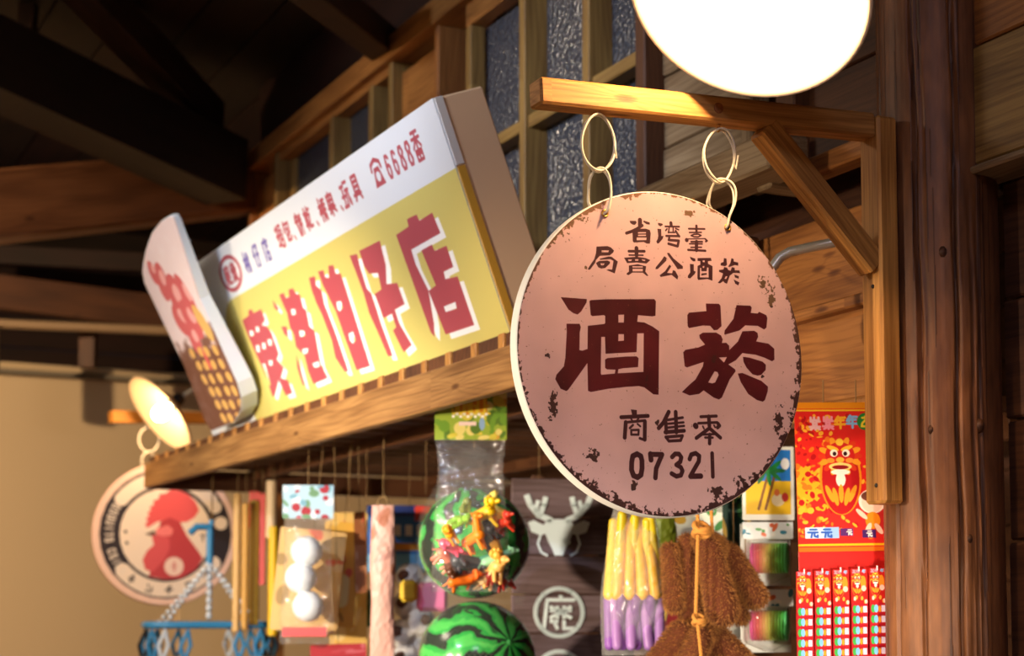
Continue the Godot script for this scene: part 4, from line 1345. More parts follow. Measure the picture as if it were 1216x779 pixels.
func far_stall() -> void:
	# a round sign and its arm on the neighbouring stall
	var t := thing("wooden_bracket", "orange wooden arm holding the round rooster sign by the far wall", "bracket", FT)
	var inv := FT.affine_inverse()
	var st := begin()
	bar(st, inv * at(131, 495, 6.78), inv * at(330, 498, 7.2), 0.048, 0.048)
	obj("arm", st, wood(c8(226, 150, 50), 0), t)
	obj("upright", bx(inv * at(330, 640, 7.2), Vector3(0.05, 1.2, 0.05)), M.front_wood, t)
	var c := at(197, 634, 6.8)
	var b := Basis(Vector3.UP, deg_to_rad(17))
	t = thing("round_rooster_sign", "round pink and black sign with a red rooster head, partly behind the awning", "sign", Transform3D(b, c))
	var R := 0.29
	st = begin()
	lathe(st, [Vector2(0.0, -0.05), Vector2(R, -0.05), Vector2(R, -0.002), Vector2(R - 0.004, 0.0), Vector2(0.0, 0.0)], 72, Transform3D(Basis(Vector3.RIGHT, PI / 2), Vector3.ZERO))
	obj("board", st, mat(c8(240, 200, 188), 0.5), t)
	obj("printed_face", slab(circle(R - 0.004, 72), 0.003, 0.003, Rect2(-R, -R, R * 2, R * 2)), printed(rooster_image(), 0.5), t)
	for k in 2:
		var l := thing("wire_ring", ["upper wire ring on the orange arm of the rooster sign", "lower wire ring just above the rooster sign"][k], "ring")
		st = begin()
		torus(st, at([177, 176][k], [522, 548][k], 6.79), [0.04, 0.03][k], 0.004, Basis(Vector3.UP, 0.2 + k * 0.6), 1.25)
		obj("wire", st, M.cord, l)

# a clear bag: narrow at the top, fuller below, gently crumpled
func bag_mesh(w: float, h: float, d: float, sd: int, prof := [0.92, 0.9, 1.0, 1.05, 1.0, 0.98]) -> SurfaceTool:
	var n := noise(sd, 9.0 / w * 0.12, 3)
	var P := []
	for i in 41:
		var v := i / 40.0
		var f := v * (prof.size() - 1)
		var k := mini(int(f), prof.size() - 2)
		var ww: float = lerpf(prof[k], prof[k + 1], f - k) * w * 0.5
		var dd := d * 0.5 * clampf(sin(PI * clampf(v * 0.93 + 0.07, 0.0, 1.0)), 0.05, 1.0)
		var row := []
		for j in 57:
			var a := TAU * (j % 56) / 56.0
			var x := signf(cos(a)) * pow(absf(cos(a)), 0.8) * ww
			var z := sin(a) * dd
			var q := n.get_noise_3d(x * 1.3 / w * 4.0, -v * h / w * 1.6, sin(a) * 1.5)
			row.append(Vector3(x, -v * h, z) * (1.0 + 0.05 * q) + Vector3(0, -v * h * -0.05 * q, 0.05 * q * w))
		P.append(row)
	var st := begin()
	grid(st, P, Transform3D(), true, true)
	return st

func toy(st: SurfaceTool, kind: int, s: float) -> void:
	limb(st, Vector3(-0.5, 0, 0) * s, Vector3(0.45, 0.03, 0) * s, 0.26 * s, 0.28 * s, 12)
	var hx := [0.78, 0.72, 0.9][kind] as float
	var hy := [0.34, 0.85, 0.1][kind] as float
	limb(st, Vector3(0.4, 0.08, 0) * s, Vector3(hx, hy, 0) * s, 0.24 * s, 0.17 * s)
	ball(st, Vector3(hx + 0.06, hy + 0.05, 0) * s, Vector3(0.24, 0.19, 0.19) * s, 12)
	limb(st, Vector3(hx + 0.15, hy, 0) * s, Vector3(hx + 0.36, hy - 0.06, 0) * s, 0.12 * s, 0.09 * s)
	for e in [-1, 1]:
		ball(st, Vector3(hx - 0.02, hy + 0.22, e * 0.14) * s, Vector3(0.06, 0.1, 0.04) * s, 8)
		for x in [-0.42, 0.38]:
			limb(st, Vector3(x, -0.1, e * 0.15) * s, Vector3(x + 0.05 * e, -0.62, e * 0.17) * s, 0.11 * s, 0.085 * s, 8)
	limb(st, Vector3(-0.7, 0.1, 0) * s, Vector3(-0.98, -0.2, 0) * s, 0.05 * s, 0.04 * s, 6)
	if kind == 0:
		for k in 9:
			var a := TAU * k / 9
			ball(st, Vector3(hx - 0.08, hy + 0.03 + cos(a) * 0.2, sin(a) * 0.2) * s, Vector3(0.11, 0.11, 0.11) * s, 8)

func header_card(t: Node3D, w: float, h: float, im: Image, y := 0.0) -> void:
	obj("header_card", slab(rrect(w, h, 0.002, 0, y), 0.003, 0.006, Rect2(-w / 2, y - h / 2, w, h)), printed(im, 0.35), t)

func string_up(t: Node3D, from_y: float, to_y: float, x := 0.0) -> void:
	var st := begin()
	tube(st, [Vector3(x, from_y, 0), Vector3(x + 0.001, to_y, 0)], 0.0012, 6)
	obj("hanging_string", st, M.string, t)

func goods() -> void:
	# clear bag of toy animals under the awning
	var d := 4.02
	var s := d / FOCAL
	var top := at(559, 492, d)
	var t := thing("toy_bag", "clear bag of plastic animals with a green and yellow header card under the awning", "bag", facing(top, 0.06))
	var im := header_image(256, 180, c8(150, 170, 60), [c8(206, 190, 70), c8(110, 150, 50), c8(90, 120, 44), c8(224, 206, 120), c8(200, 150, 60)], 60, 4)
	im.fill_rect(Rect2i(70, 26, 116, 66), c8(240, 150, 30))
	word(im, "JUNGLE", 128, 58, 17, 58, 23, 9, c8(250, 214, 60))
	for k in 10:
		dot(im, 66 + k * 13, 98 - (k % 2) * 8, 6, 5, c8(250, 240, 226))
	im.fill_rect(Rect2i(86, 116, 62, 14), c8(236, 206, 196))
	dot(im, 168, 124, 10, 22, c8(140, 170, 206))
	header_card(t, 86 * s, 62 * s, im)
	obj("film", bag_mesh(84 * s, 182 * s, 0.085, 5, [1.0, 0.92, 0.94, 1.02, 1.06, 1.08, 1.08]), M.film, t)
	(t.get_child(1) as Node3D).position.y = -30 * s
	string_up(t, 31 * s, 2.172 - top.y)
	var tc := [["yellow", c8(244, 196, 20)], ["orange", c8(242, 132, 20)], ["pink", c8(236, 90, 120)], ["lime green", c8(140, 190, 50)], ["dark gray", c8(60, 62, 66)], ["tan", c8(226, 170, 90)], ["red", c8(214, 60, 36)], ["brown", c8(96, 54, 30)], ["teal", c8(70, 150, 120)], ["golden", c8(236, 170, 60)], ["cream", c8(236, 206, 150)], ["dark red", c8(140, 40, 30)], ["bright orange", c8(250, 120, 30)], ["pale yellow", c8(240, 214, 90)], ["salmon", c8(240, 140, 110)], ["olive", c8(120, 130, 50)], ["black", c8(30, 30, 32)], ["mint green", c8(150, 210, 160)], ["amber", c8(250, 160, 20)], ["rust red", c8(180, 70, 40)]]
	var spots := [[572, 612, 15], [562, 640, 13], [536, 650, 12], [545, 618, 11], [556, 668, 16], [585, 678, 15], [596, 622, 11], [537, 680, 13], [570, 668, 12], [588, 650, 15], [574, 690, 11], [590, 688, 11], [548, 690, 12], [590, 606, 10], [531, 664, 12], [553, 602, 11], [580, 636, 12], [588, 664, 12], [534, 634, 11], [562, 684, 12]]
	for k in tc.size():
		var p: Array = spots[k]
		var bz := at(p[0], p[1], d + rng.randf_range(-0.025, 0.025))
		var a := thing("toy_animal", "small %s plastic animal inside the clear toy bag" % tc[k][0], "toy", Transform3D(Basis(Vector3.UP, rng.randf() * TAU) * Basis(Vector3.RIGHT, rng.randf_range(-1.2, 1.2)) * Basis(Vector3.BACK, rng.randf_range(-1.0, 1.0)), bz), "plastic animals in the toy bag")
		var st := begin()
		toy(st, k % 3, p[2] * s * 1.9)
		obj("body", st, mat(tc[k][1], 0.35), a)
	# watermelon balls in a net
	d = 4.32
	s = d / FOCAL
	var melon := printed(melon_image(), 0.18)
	var cs := [at(563, 645, d), at(566, 784, d)]
	for k in 2:
		var a := thing("watermelon_ball", ["upper green striped watermelon ball behind the toy bag", "lower green striped watermelon ball at the bottom edge of the picture"][k], "ball", Transform3D(Basis(Vector3.UP, [0.4, 2.2][k]) * Basis(Vector3.BACK, [0.25, 1.25][k]), cs[k]), "watermelon balls")
		var st := begin()
		ball(st, Vector3.ZERO, Vector3.ONE * [66, 70][k] * s, 48)
		obj("skin", st, melon, a)
		st = begin()
		lathe(st, [Vector2(0.0, 0.004), Vector2(0.006, 0.003), Vector2(0.008, 0.0)], 12, Transform3D(Basis(), Vector3(0, [66, 70][k] * s - 0.001, 0)))
		obj("valve", st, mat(c8(60, 150, 70), 0.4), a)
	t = thing("net_bag", "white net bag holding the two watermelon balls", "bag", facing(cs[0]))
	var net := mat(c8(236, 232, 220), 0.6)
	net.albedo_texture = tex(net_image())
	net.transparency = BaseMaterial3D.TRANSPARENCY_ALPHA
	net.cull_mode = BaseMaterial3D.CULL_DISABLED
	net.uv1_scale = Vector3(9, 9, 1)
	var st2 := begin()
	lathe(st2, [Vector2(0.012, 118 * s), Vector2(20 * s, 104 * s), Vector2(46 * s, 68 * s), Vector2(65 * s, 34 * s), Vector2(69 * s, 0), Vector2(66 * s, -40 * s), Vector2(58 * s, -70 * s), Vector2(66 * s, -100 * s), Vector2(73 * s, -139 * s), Vector2(68 * s, -172 * s), Vector2(40 * s, -205 * s), Vector2(0.01, -216 * s)], 40, Transform3D(), false, 0.02, 9)
	obj("net", st2, net, t)
	string_up(t, 112 * s, 2.172 - cs[0].y)
	banner()
	# bag with three white balls
	d = 4.9
	s = d / FOCAL
	top = at(366, 596, d)
	t = thing("ball_bag", "clear bag of three white balls with a pale blue header card", "bag", facing(top, 0.05))
	header_card(t, 60 * s, 40 * s, header_image(160, 110, c8(176, 206, 220), [c8(226, 236, 240), c8(120, 170, 190), c8(170, 50, 60), c8(110, 150, 110)], 26, 9))
	obj("film", bag_mesh(56 * s, 150 * s, 0.085, 15, [1.0, 0.96, 1.0, 1.04, 1.12, 1.14]), M.film, t)
	(t.get_child(1) as Node3D).position.y = -18 * s
	obj("red_label", slab(rrect(52 * s, 11 * s, 0.002, -2 * s, -154 * s), 0.038, 0.003), mat(c8(220, 84, 84), 0.5), t)
	string_up(t, 20 * s, 2.172 - top.y)
	for k in 3:
		var p: Array = [[364, 655, "top"], [357, 686, "middle"], [366, 720, "bottom"]][k]
		var a := thing("white_ball", "%s white ball of the three in the clear bag" % p[2], "ball", facing(at(p[0], p[1], d)), "white balls in the clear bag")
		var st := begin()
		ball(st, Vector3.ZERO, Vector3.ONE * 18.5 * s, 28)
		obj("shell", st, mat(c8(236, 238, 240), 0.35), a)
	# paper packs and long bags beside it; label, category name, centre, size, turn, colour, depth
	for p in [
		["paper_pack", "tan paper pack tilted behind the bag of white balls", "pack", 366, 690, 78, 122, 5.02, -0.10, c8(214, 172, 106)],
		["paper_pack", "yellow paper pack right of the bag of white balls", "pack", 404, 682, 46, 124, 5.10, -0.08, c8(224, 172, 62)],
		["paper_pack", "long straw coloured paper pack reaching below the yellow pack", "pack", 414, 694, 44, 170, 5.25, 0.0, c8(216, 170, 84)],
		["card_strip", "brown card strip between the straw pack and the pink bag", "card", 428, 656, 14, 96, 5.08, 0.03, c8(150, 84, 36)],
		["card_strip", "green card below the brown card strip", "card", 434, 722, 26, 44, 5.3, 0.0, c8(44, 120, 50)],
		["box_pack", "dark red box at the bottom edge under the paper packs", "box", 402, 782, 66, 34, 4.95, 0.03, c8(168, 32, 40)],
	]:
		var ds: float = p[7]
		var ss := ds / FOCAL
		var c := at(p[3], p[4], ds)
		var a := thing(p[0], p[1], p[2], facing(c, 0.1, p[8]))
		var im2 := header_image(96, 160, p[9], [p[9].lightened(0.25), p[9].darkened(0.25), p[9].lightened(0.1), c8(214, 96, 60)], 9, int(p[3]))
		obj("body", slab(rrect(p[5] * ss, p[6] * ss, 0.006), 0.012, 0.024, Rect2(-p[5] * ss / 2, -p[6] * ss / 2, p[5] * ss, p[6] * ss)), printed(im2, 0.55), a)
		if p[1].begins_with("yellow"):
			obj("red_print", slab(circle(0.024, 20, -0.012, 0.045), 0.0135, 0.001), mat(c8(206, 80, 50), 0.5), a)
			obj("pale_print", slab(rrect(0.06, 0.1, 0.02, 0.0, -0.05), 0.0135, 0.001), mat(c8(226, 214, 150), 0.5), a)
		string_up(a, p[6] * ss / 2, 2.15 - c.y)
	d = 4.85
	s = d / FOCAL
	top = at(455, 600, d)
	t = thing("long_bag", "long pinkish beige bag with a cord loop handle", "bag", facing(top, 0.0))
	obj("bag_body", bag_mesh(29 * s, 190 * s, 0.05, 25, [0.9, 1.0, 1.06, 0.9, 1.0, 0.95]), printed(header_image(96, 256, c8(226, 170, 150), [c8(236, 190, 170), c8(206, 146, 130), c8(190, 120, 90)], 22, 6), 0.4), t)
	st2 = begin()
	var lp := []
	for k in 13:
		var a := PI * k / 12
		lp.append(Vector3(cos(a) * 7 * s, sin(a) * 15 * s - 4 * s, 0))
	tube(st2, lp, 0.003, 6)
	obj("cord_handle", st2, M.string, t)
	string_up(t, 11 * s, 2.172 - top.y)
	# box with a blue and red header, small fluffy toys under it
	d = 5.5
	s = d / FOCAL
	var hp := at(486, 640, d)
	t = thing("printed_box", "blue and red printed box with white lettering behind the watermelon balls", "box", facing(hp, 0.1))
	im = blank(160, 110, c8(54, 120, 196))
	im.fill_rect(Rect2i(0, 0, 160, 18), c8(32, 50, 116))
	im.fill_rect(Rect2i(90, 0, 60, 26), c8(214, 60, 44))
	for k in 5:
		im.fill_rect(Rect2i(28 + k * 22, 32, 14, 18), c8(240, 240, 240))
	im.fill_rect(Rect2i(10, 62, 140, 12), c8(236, 160, 50))
	im.fill_rect(Rect2i(0, 80, 160, 30), c8(120, 190, 232))
	obj("carton", bx(Vector3(0, 0, -0.04), Vector3(100 * s, 80 * s, 0.08)), mat(c8(60, 110, 180), 0.5), t)
	obj("printed_front", slab(rrect(99 * s, 79 * s, 0.003), 0.003, 0.003, Rect2(-50 * s, -40 * s, 100 * s, 80 * s)), printed(im, 0.4), t)
	string_up(t, 38 * s, 2.15 - hp.y)
	var fz := noise(71, 60.0, 3)
	for k in 9:
		var p: Array = [[486, 686], [506, 700], [484, 718], [500, 738], [478, 752], [502, 768], [482, 782], [520, 672], [522, 760]][k]
		var a := thing("fluffy_toy", "small fluffy white toy with brown patches in the row behind the watermelon balls", "toy", facing(at(p[0], p[1], 5.32 + 0.02 * (k % 3))), "small fluffy toys")
		var P := []
		for i in 17:
			var row := []
			for j in 25:
				var th := PI * i / 16
				var ph := TAU * (j % 24) / 24
				var v := Vector3(sin(th) * cos(ph), cos(th), sin(th) * sin(ph))
				row.append(v * 16 * s * (1.0 + 0.25 * fz.get_noise_3dv(v * 0.05 + Vector3(k, 0, 0))))
			P.append(row)
		st2 = begin()
		grid(st2, P, Transform3D(), true, true)
		obj("body", st2, M.fluff if M.has("fluff") else fluff(), a)
		st2 = begin()
		ball(st2, Vector3(5 * s * (1 if k % 2 else -1), 2 * s, 12 * s), Vector3(8, 7, 6) * s, 10)
		obj("brown_patch", st2, mat(c8(96, 60, 44), 0.9), a)
	d = 5.0
	s = d / FOCAL
	t = thing("foam_block", "pink and yellow packet left of the watermelon balls", "packet", facing(at(505, 706, d), 0.2))
	obj("pink_half", bx(Vector3(8 * s, -3 * s, 0), Vector3(36 * s, 34 * s, 0.05), 0.012), mat(c8(240, 120, 170), 0.6), t)
	obj("yellow_half", bx(Vector3(-20 * s, 4 * s, 0), Vector3(20 * s, 26 * s, 0.05), 0.012), mat(c8(240, 200, 60), 0.6), t)
	string_up(t, 10 * s, 2.15 - at(505, 706, d).y)
	# upright sticks and fans at the left
	d = 5.9
	for p in [["wooden_stick", "pale wooden stick nearest the blue clip hanger", 281, 668, 9, 166, c8(226, 180, 110)], ["wooden_stick", "golden wooden stick second from the blue clip hanger", 291, 672, 8, 150, c8(214, 158, 70)], ["wooden_slat_toy", "dark yellow bundled slat beside the golden stick", 302, 668, 12, 150, c8(176, 140, 50)], ["red_strip", "red strip hanging beside the wooden sticks", 311, 640, 8, 110, c8(214, 60, 44)], ["yellow_tube", "yellow tube hanging left of the bag of white balls", 324, 690, 11, 130, c8(246, 192, 24)], ["pale_tube", "pale beige tube above the yellow tube", 322, 605, 13, 70, c8(240, 206, 160)], ["red_card", "small red card above the wooden sticks", 302, 605, 12, 44, c8(220, 70, 56)]]:
		var ss := d / FOCAL
		var c := at(p[2], p[3], d + 0.03 * (int(p[2]) % 3))
		var a := thing(p[0], p[1], "toy", facing(c))
		var st := begin()
		if p[0] == "red_card" or p[0] == "red_strip":
			box(st, Transform3D(), Vector3(p[4] * ss, p[5] * ss, 0.006), 0.002)
		else:
			lathe(st, [Vector2(0, -p[5] * ss / 2), Vector2(p[4] * ss * 0.42, -p[5] * ss / 2), Vector2(p[4] * ss / 2, -p[5] * ss / 2 + 0.006), Vector2(p[4] * ss / 2, p[5] * ss / 2 - 0.006), Vector2(p[4] * ss * 0.42, p[5] * ss / 2), Vector2(0, p[5] * ss / 2)], 16)
		obj("body", st, mat(p[6], 0.5), a)
		string_up(a, p[5] * ss / 2, 2.15 - c.y)
	clip_hanger()
	# shiny yellow and purple bag
	d = 3.75
	s = d / FOCAL
	top = at(752, 602, d)
	t = thing("candy_bag", "shiny bag of yellow and purple toys hanging below the pink sign", "bag", facing(top, 0.08))
	obj("film", bag_mesh(76 * s, 176 * s, 0.1, 35, [0.62, 0.78, 0.86, 1.0, 1.05, 1.04, 1.0]), film(0.14), t)
	string_up(t, 0.0, 2.172 - top.y)
	var cr := noise(81, 30.0, 3)
	for k in 12:
		var x := -24 + k * 4.4 + rng.randf_range(-1.5, 1.5)
		var st := begin()
		limb(st, Vector3((x * 0.8 + rng.randf_range(-4, 4)) * s, rng.randf_range(-26, -8) * s, 0.02 * (k % 3) - 0.015), Vector3((x * 1.25) * s, -104 * s, 0.02 * ((k + 1) % 3) - 0.015), 5.4 * s, 7.0 * s, 12)
		var a := thing("yellow_toy_tube", "yellow tube in the upper half of the shiny hanging bag", "toy", facing(top, 0.08), "yellow tubes in the shiny bag")
		obj("body", st, mat([c8(250, 212, 24), c8(246, 190, 16), c8(222, 196, 30)][k % 3], 0.3), a)
	for k in 11:
		var x := -29 + k * 5.9
		var st := begin()
		limb(st, Vector3(x * s, -110 * s, 0.02 * (k % 3) - 0.015), Vector3((x + rng.randf_range(-3, 3)) * s, -164 * s, 0.02 * ((k + 1) % 3) - 0.015), 6.2 * s, 6.0 * s, 12)
		var a := thing("purple_toy_tube", "purple tube in the lower half of the shiny hanging bag", "toy", facing(top, 0.08), "purple tubes in the shiny bag")
		obj("body", st, mat([c8(150, 96, 190), c8(176, 130, 206), c8(130, 84, 160)][k % 3], 0.3), a)
	t = thing("green_pouch", "olive green pouch right of the shiny yellow bag", "bag", facing(at(790, 650, 3.95), 0.1))
	obj("pouch_body", bag_mesh(30 * 3.95 / FOCAL, 130 * 3.95 / FOCAL, 0.04, 45), mat(c8(116, 130, 30), 0.4), t)
	(t.get_child(0) as Node3D).position.y = 58 * 3.95 / FOCAL
	string_up(t, 0.1, 2.15 - at(790, 650, 3.95).y)

func fluff() -> StandardMaterial3D:
	M.fluff = mat(c8(226, 218, 210), 0.95)
	M.fluff.rim_enabled = true
	M.fluff.rim = 0.6
	return M.fluff

func banner() -> void:
	var d := 4.75
	var s := d / FOCAL
	var c := at(680, 680, d)
	var t := thing("plank_banner", "dark purple brown plank sign with a white deer head and round emblems", "sign", facing(c, 0.10))
	var m := [wood(c8(116, 94, 96), 1, 0.8), wood(c8(104, 84, 88), 1, 0.8), wood(c8(124, 100, 100), 1, 0.8)]
	for k in 6:
		var st := begin()
		box(st, Transform3D(Basis(), Vector3(0, (89 - 46 * k) * s, rng.randf_range(-0.002, 0.0))), Vector3(146 * s, 44.5 * s, 0.02), 0.003)
		obj("plank", st, m[k % 3], t)
	obj("batten", bx(Vector3(-40 * s, -10 * s, -0.02), Vector3(0.04, 0.6, 0.02)), M.dark_wood, t)
	obj("batten", bx(Vector3(40 * s, -10 * s, -0.02), Vector3(0.04, 0.6, 0.02)), M.dark_wood, t)
	string_up(t, 110 * s, 2.16 - c.y, -40 * s)
	string_up(t, 110 * s, 2.16 - c.y, 40 * s)
	var paint := mat(c8(226, 236, 234), 0.7)
	var o := Vector2(663, 680)                     # photograph column of the emblems, row of the board's middle
	var poly := func(st: SurfaceTool, flat: Array) -> void:
		var p := PackedVector2Array()
		for k in range(0, flat.size(), 2):
			p.append(Vector2(flat[k] + 663 - 680, -(flat[k + 1] - 680)) * s)
		slab_in(st, p, 0.0125, 0.002)
	var line := func(st: SurfaceTool, flat: Array, w: float) -> void:
		for k in range(0, flat.size() - 2, 2):
			var a := Vector2(flat[k] + 663 - 680, -(flat[k + 1] - 680)) * s
			var b := Vector2(flat[k + 2] + 663 - 680, -(flat[k + 3] - 680)) * s
			var e := (b - a).normalized() * w * s * 0.5
			var nn := e.orthogonal()
			slab_in(st, PackedVector2Array([a - e * 0.6 + nn, b + e * 0.6 + nn, b + e * 0.6 - nn, a - e * 0.6 - nn]), 0.0125, 0.002)
	var st := begin()
	poly.call(st, [-14, 617, 14, 617, 18, 624, 30, 618, 37, 621, 33, 632, 22, 636, 16, 634, 12, 644, 8, 652, 5, 660, -5, 660, -8, 652, -12, 644, -16, 634, -22, 636, -33, 632, -37, 621, -30, 618, -18, 624])
	for e in [-1, 1]:
		line.call(st, [e * 10, 618, e * 24, 612, e * 34, 600, e * 38, 590], 7)
		line.call(st, [e * 22, 612, e * 18, 600, e * 16, 592], 6)
		line.call(st, [e * 28, 608, e * 25, 596], 5)
		line.call(st, [e * 22, 636, e * 25, 646, e * 21, 656, e * 14, 660], 2.5)
		poly.call(st, [e * 8 - 5, 640, e * 12, 637, e * 14, 645, e * 10, 648])
	obj("deer_emblem", st, paint, t)
	for k in 2:
		var cy := [727, 801][k] as float
		st = begin()
		var ring := []
		for j in 37:
			ring.append_array([cos(TAU * j / 36) * 28, cy + sin(TAU * j / 36) * 28])
		line.call(st, ring, 5)
		for tok in STROKES["鹿"].split(" ", false):
			var fl2 := []
			for q in range(0, tok.length() - 1, 2):
				fl2.append_array([(tok[q].to_int() - 4.5) * 4.0, cy + (tok[q + 1].to_int() - 4.5) * 4.2])
			line.call(st, fl2, 4.2)
		obj("round_emblem", st, paint, t)

func clip_hanger() -> void:
	var d := 6.1
	var s := d / FOCAL
	var c := at(248, 742, d)
	var t := thing("clip_hanger", "blue plastic clip hanger hung in front of the rooster sign", "hanger", facing(c, 0.35))
	var blue := mat(c8(58, 140, 190), 0.35)
	var clear := mat(c8(214, 222, 230), 0.3)
	var st := begin()
	var p := []
	for k in 32:
		var a := TAU * k / 32
		p.append(Vector3(signf(cos(a)) * pow(absf(cos(a)), 0.6) * 74 * s, 0, signf(sin(a)) * pow(absf(sin(a)), 0.6) * 0.11))
	tube(st, p, 0.013, 8, true)
	var frame := obj("frame", st, blue, t)
	st = begin()
	for x in [-0.12, 0.0, 0.12]:
		tube(st, [Vector3(x, 0, -0.11), Vector3(x, 0, 0.11)], 0.007, 6)
	tube(st, [Vector3(-72 * s, 0, 0), Vector3(72 * s, 0, 0)], 0.007, 6)
	obj("crossbar", st, blue, frame)
	st = begin()
	tube(st, [Vector3(0, 72 * s, 0), Vector3(0, 112 * s, 0), Vector3(-0.004, 116 * s, 0), Vector3(-16 * s, 116 * s, 0), Vector3(-24 * s, 108 * s, 0)], 0.013, 10)
	tube(st, [Vector3(0, 110 * s, 0), Vector3(2 * s, 124 * s, 0)], 0.010, 8)
	obj("hook", st, blue, t)
	st = begin()
	tube(st, [Vector3(2 * s, 122 * s, 0), Vector3(2 * s, 2.15 - c.y, 0)], 0.003, 6)
	obj("hanging_string", st, M.string, t)
	for q in [Vector3(-56 * s, 0, 0.09), Vector3(56 * s, 0, 0.09), Vector3(-56 * s, 0, -0.09), Vector3(56 * s, 0, -0.09)]:
		st = begin()
		for k in 12:
			ball(st, Vector3(0, 74 * s, 0).lerp(q, (k + 0.5) / 12.0), Vector3.ONE * 0.0095, 8)
		obj("chain", st, clear, t)
	st = begin()
	for k in 8:
		ball(st, Vector3(0, (74 - k * 9) * s, 0), Vector3(0.012, 0.016, 0.012), 8)
	obj("chain", st, clear, t)
	for k in 14:
		var a := TAU * k / 14
		var x := signf(cos(a)) * pow(absf(cos(a)), 0.6) * 74 * s
		var z := signf(sin(a)) * pow(absf(sin(a)), 0.6) * 0.11
		st = begin()
		var sw := rng.randf_range(-0.3, 0.3)
		for e in [-1, 1]:
			bar(st, Vector3(x, -0.02, z), Vector3(x + e * 0.018 + sw * 0.03, -0.075, z), 0.012, 0.012, Vector3.BACK, 0.002)
			bar(st, Vector3(x + e * 0.018 + sw * 0.03, -0.070, z), Vector3(x + e * 0.004 + sw * 0.05, -0.115, z), 0.012, 0.012, Vector3.BACK, 0.002)
		tube(st, [Vector3(x, 0.0, z), Vector3(x, -0.03, z)], 0.004, 6)
		obj("clip", st, [blue, M.black, clear][k % 3] if k % 2 else blue, frame)

# ---------------------------------------------------------------- brown plush
func rope_in(st: SurfaceTool, a: Vector3, b: Vector3, r := 0.0038) -> void:
	var y := (b - a).normalized()
	var x := y.cross(Vector3.BACK).normalized()
	var z := x.cross(y)
	var n := maxi(6, int(a.distance_to(b) / 0.0035))
	for s3 in 3:
		var pts := []
		for k in n + 1:
			var t := float(k) / n
			var ph := TAU * s3 / 3.0 + t * a.distance_to(b) / 0.022 * TAU
			pts.append(a.lerp(b, t) + (x * cos(ph) + z * sin(ph)) * r * 0.55)
		tube(st, pts, r * 0.56, 6)

func knot_in(st: SurfaceTool, c: Vector3, r: float) -> void:
	for k in 3:
		torus(st, c + Vector3(0, (k - 1) * r * 0.35, 0.002 * k), r, r * 0.36, Basis(Vector3(0.4 * k - 0.3, 1, 0.2).normalized(), 0.8 * k) * Basis(Vector3.RIGHT, 1.1 + 0.3 * k))

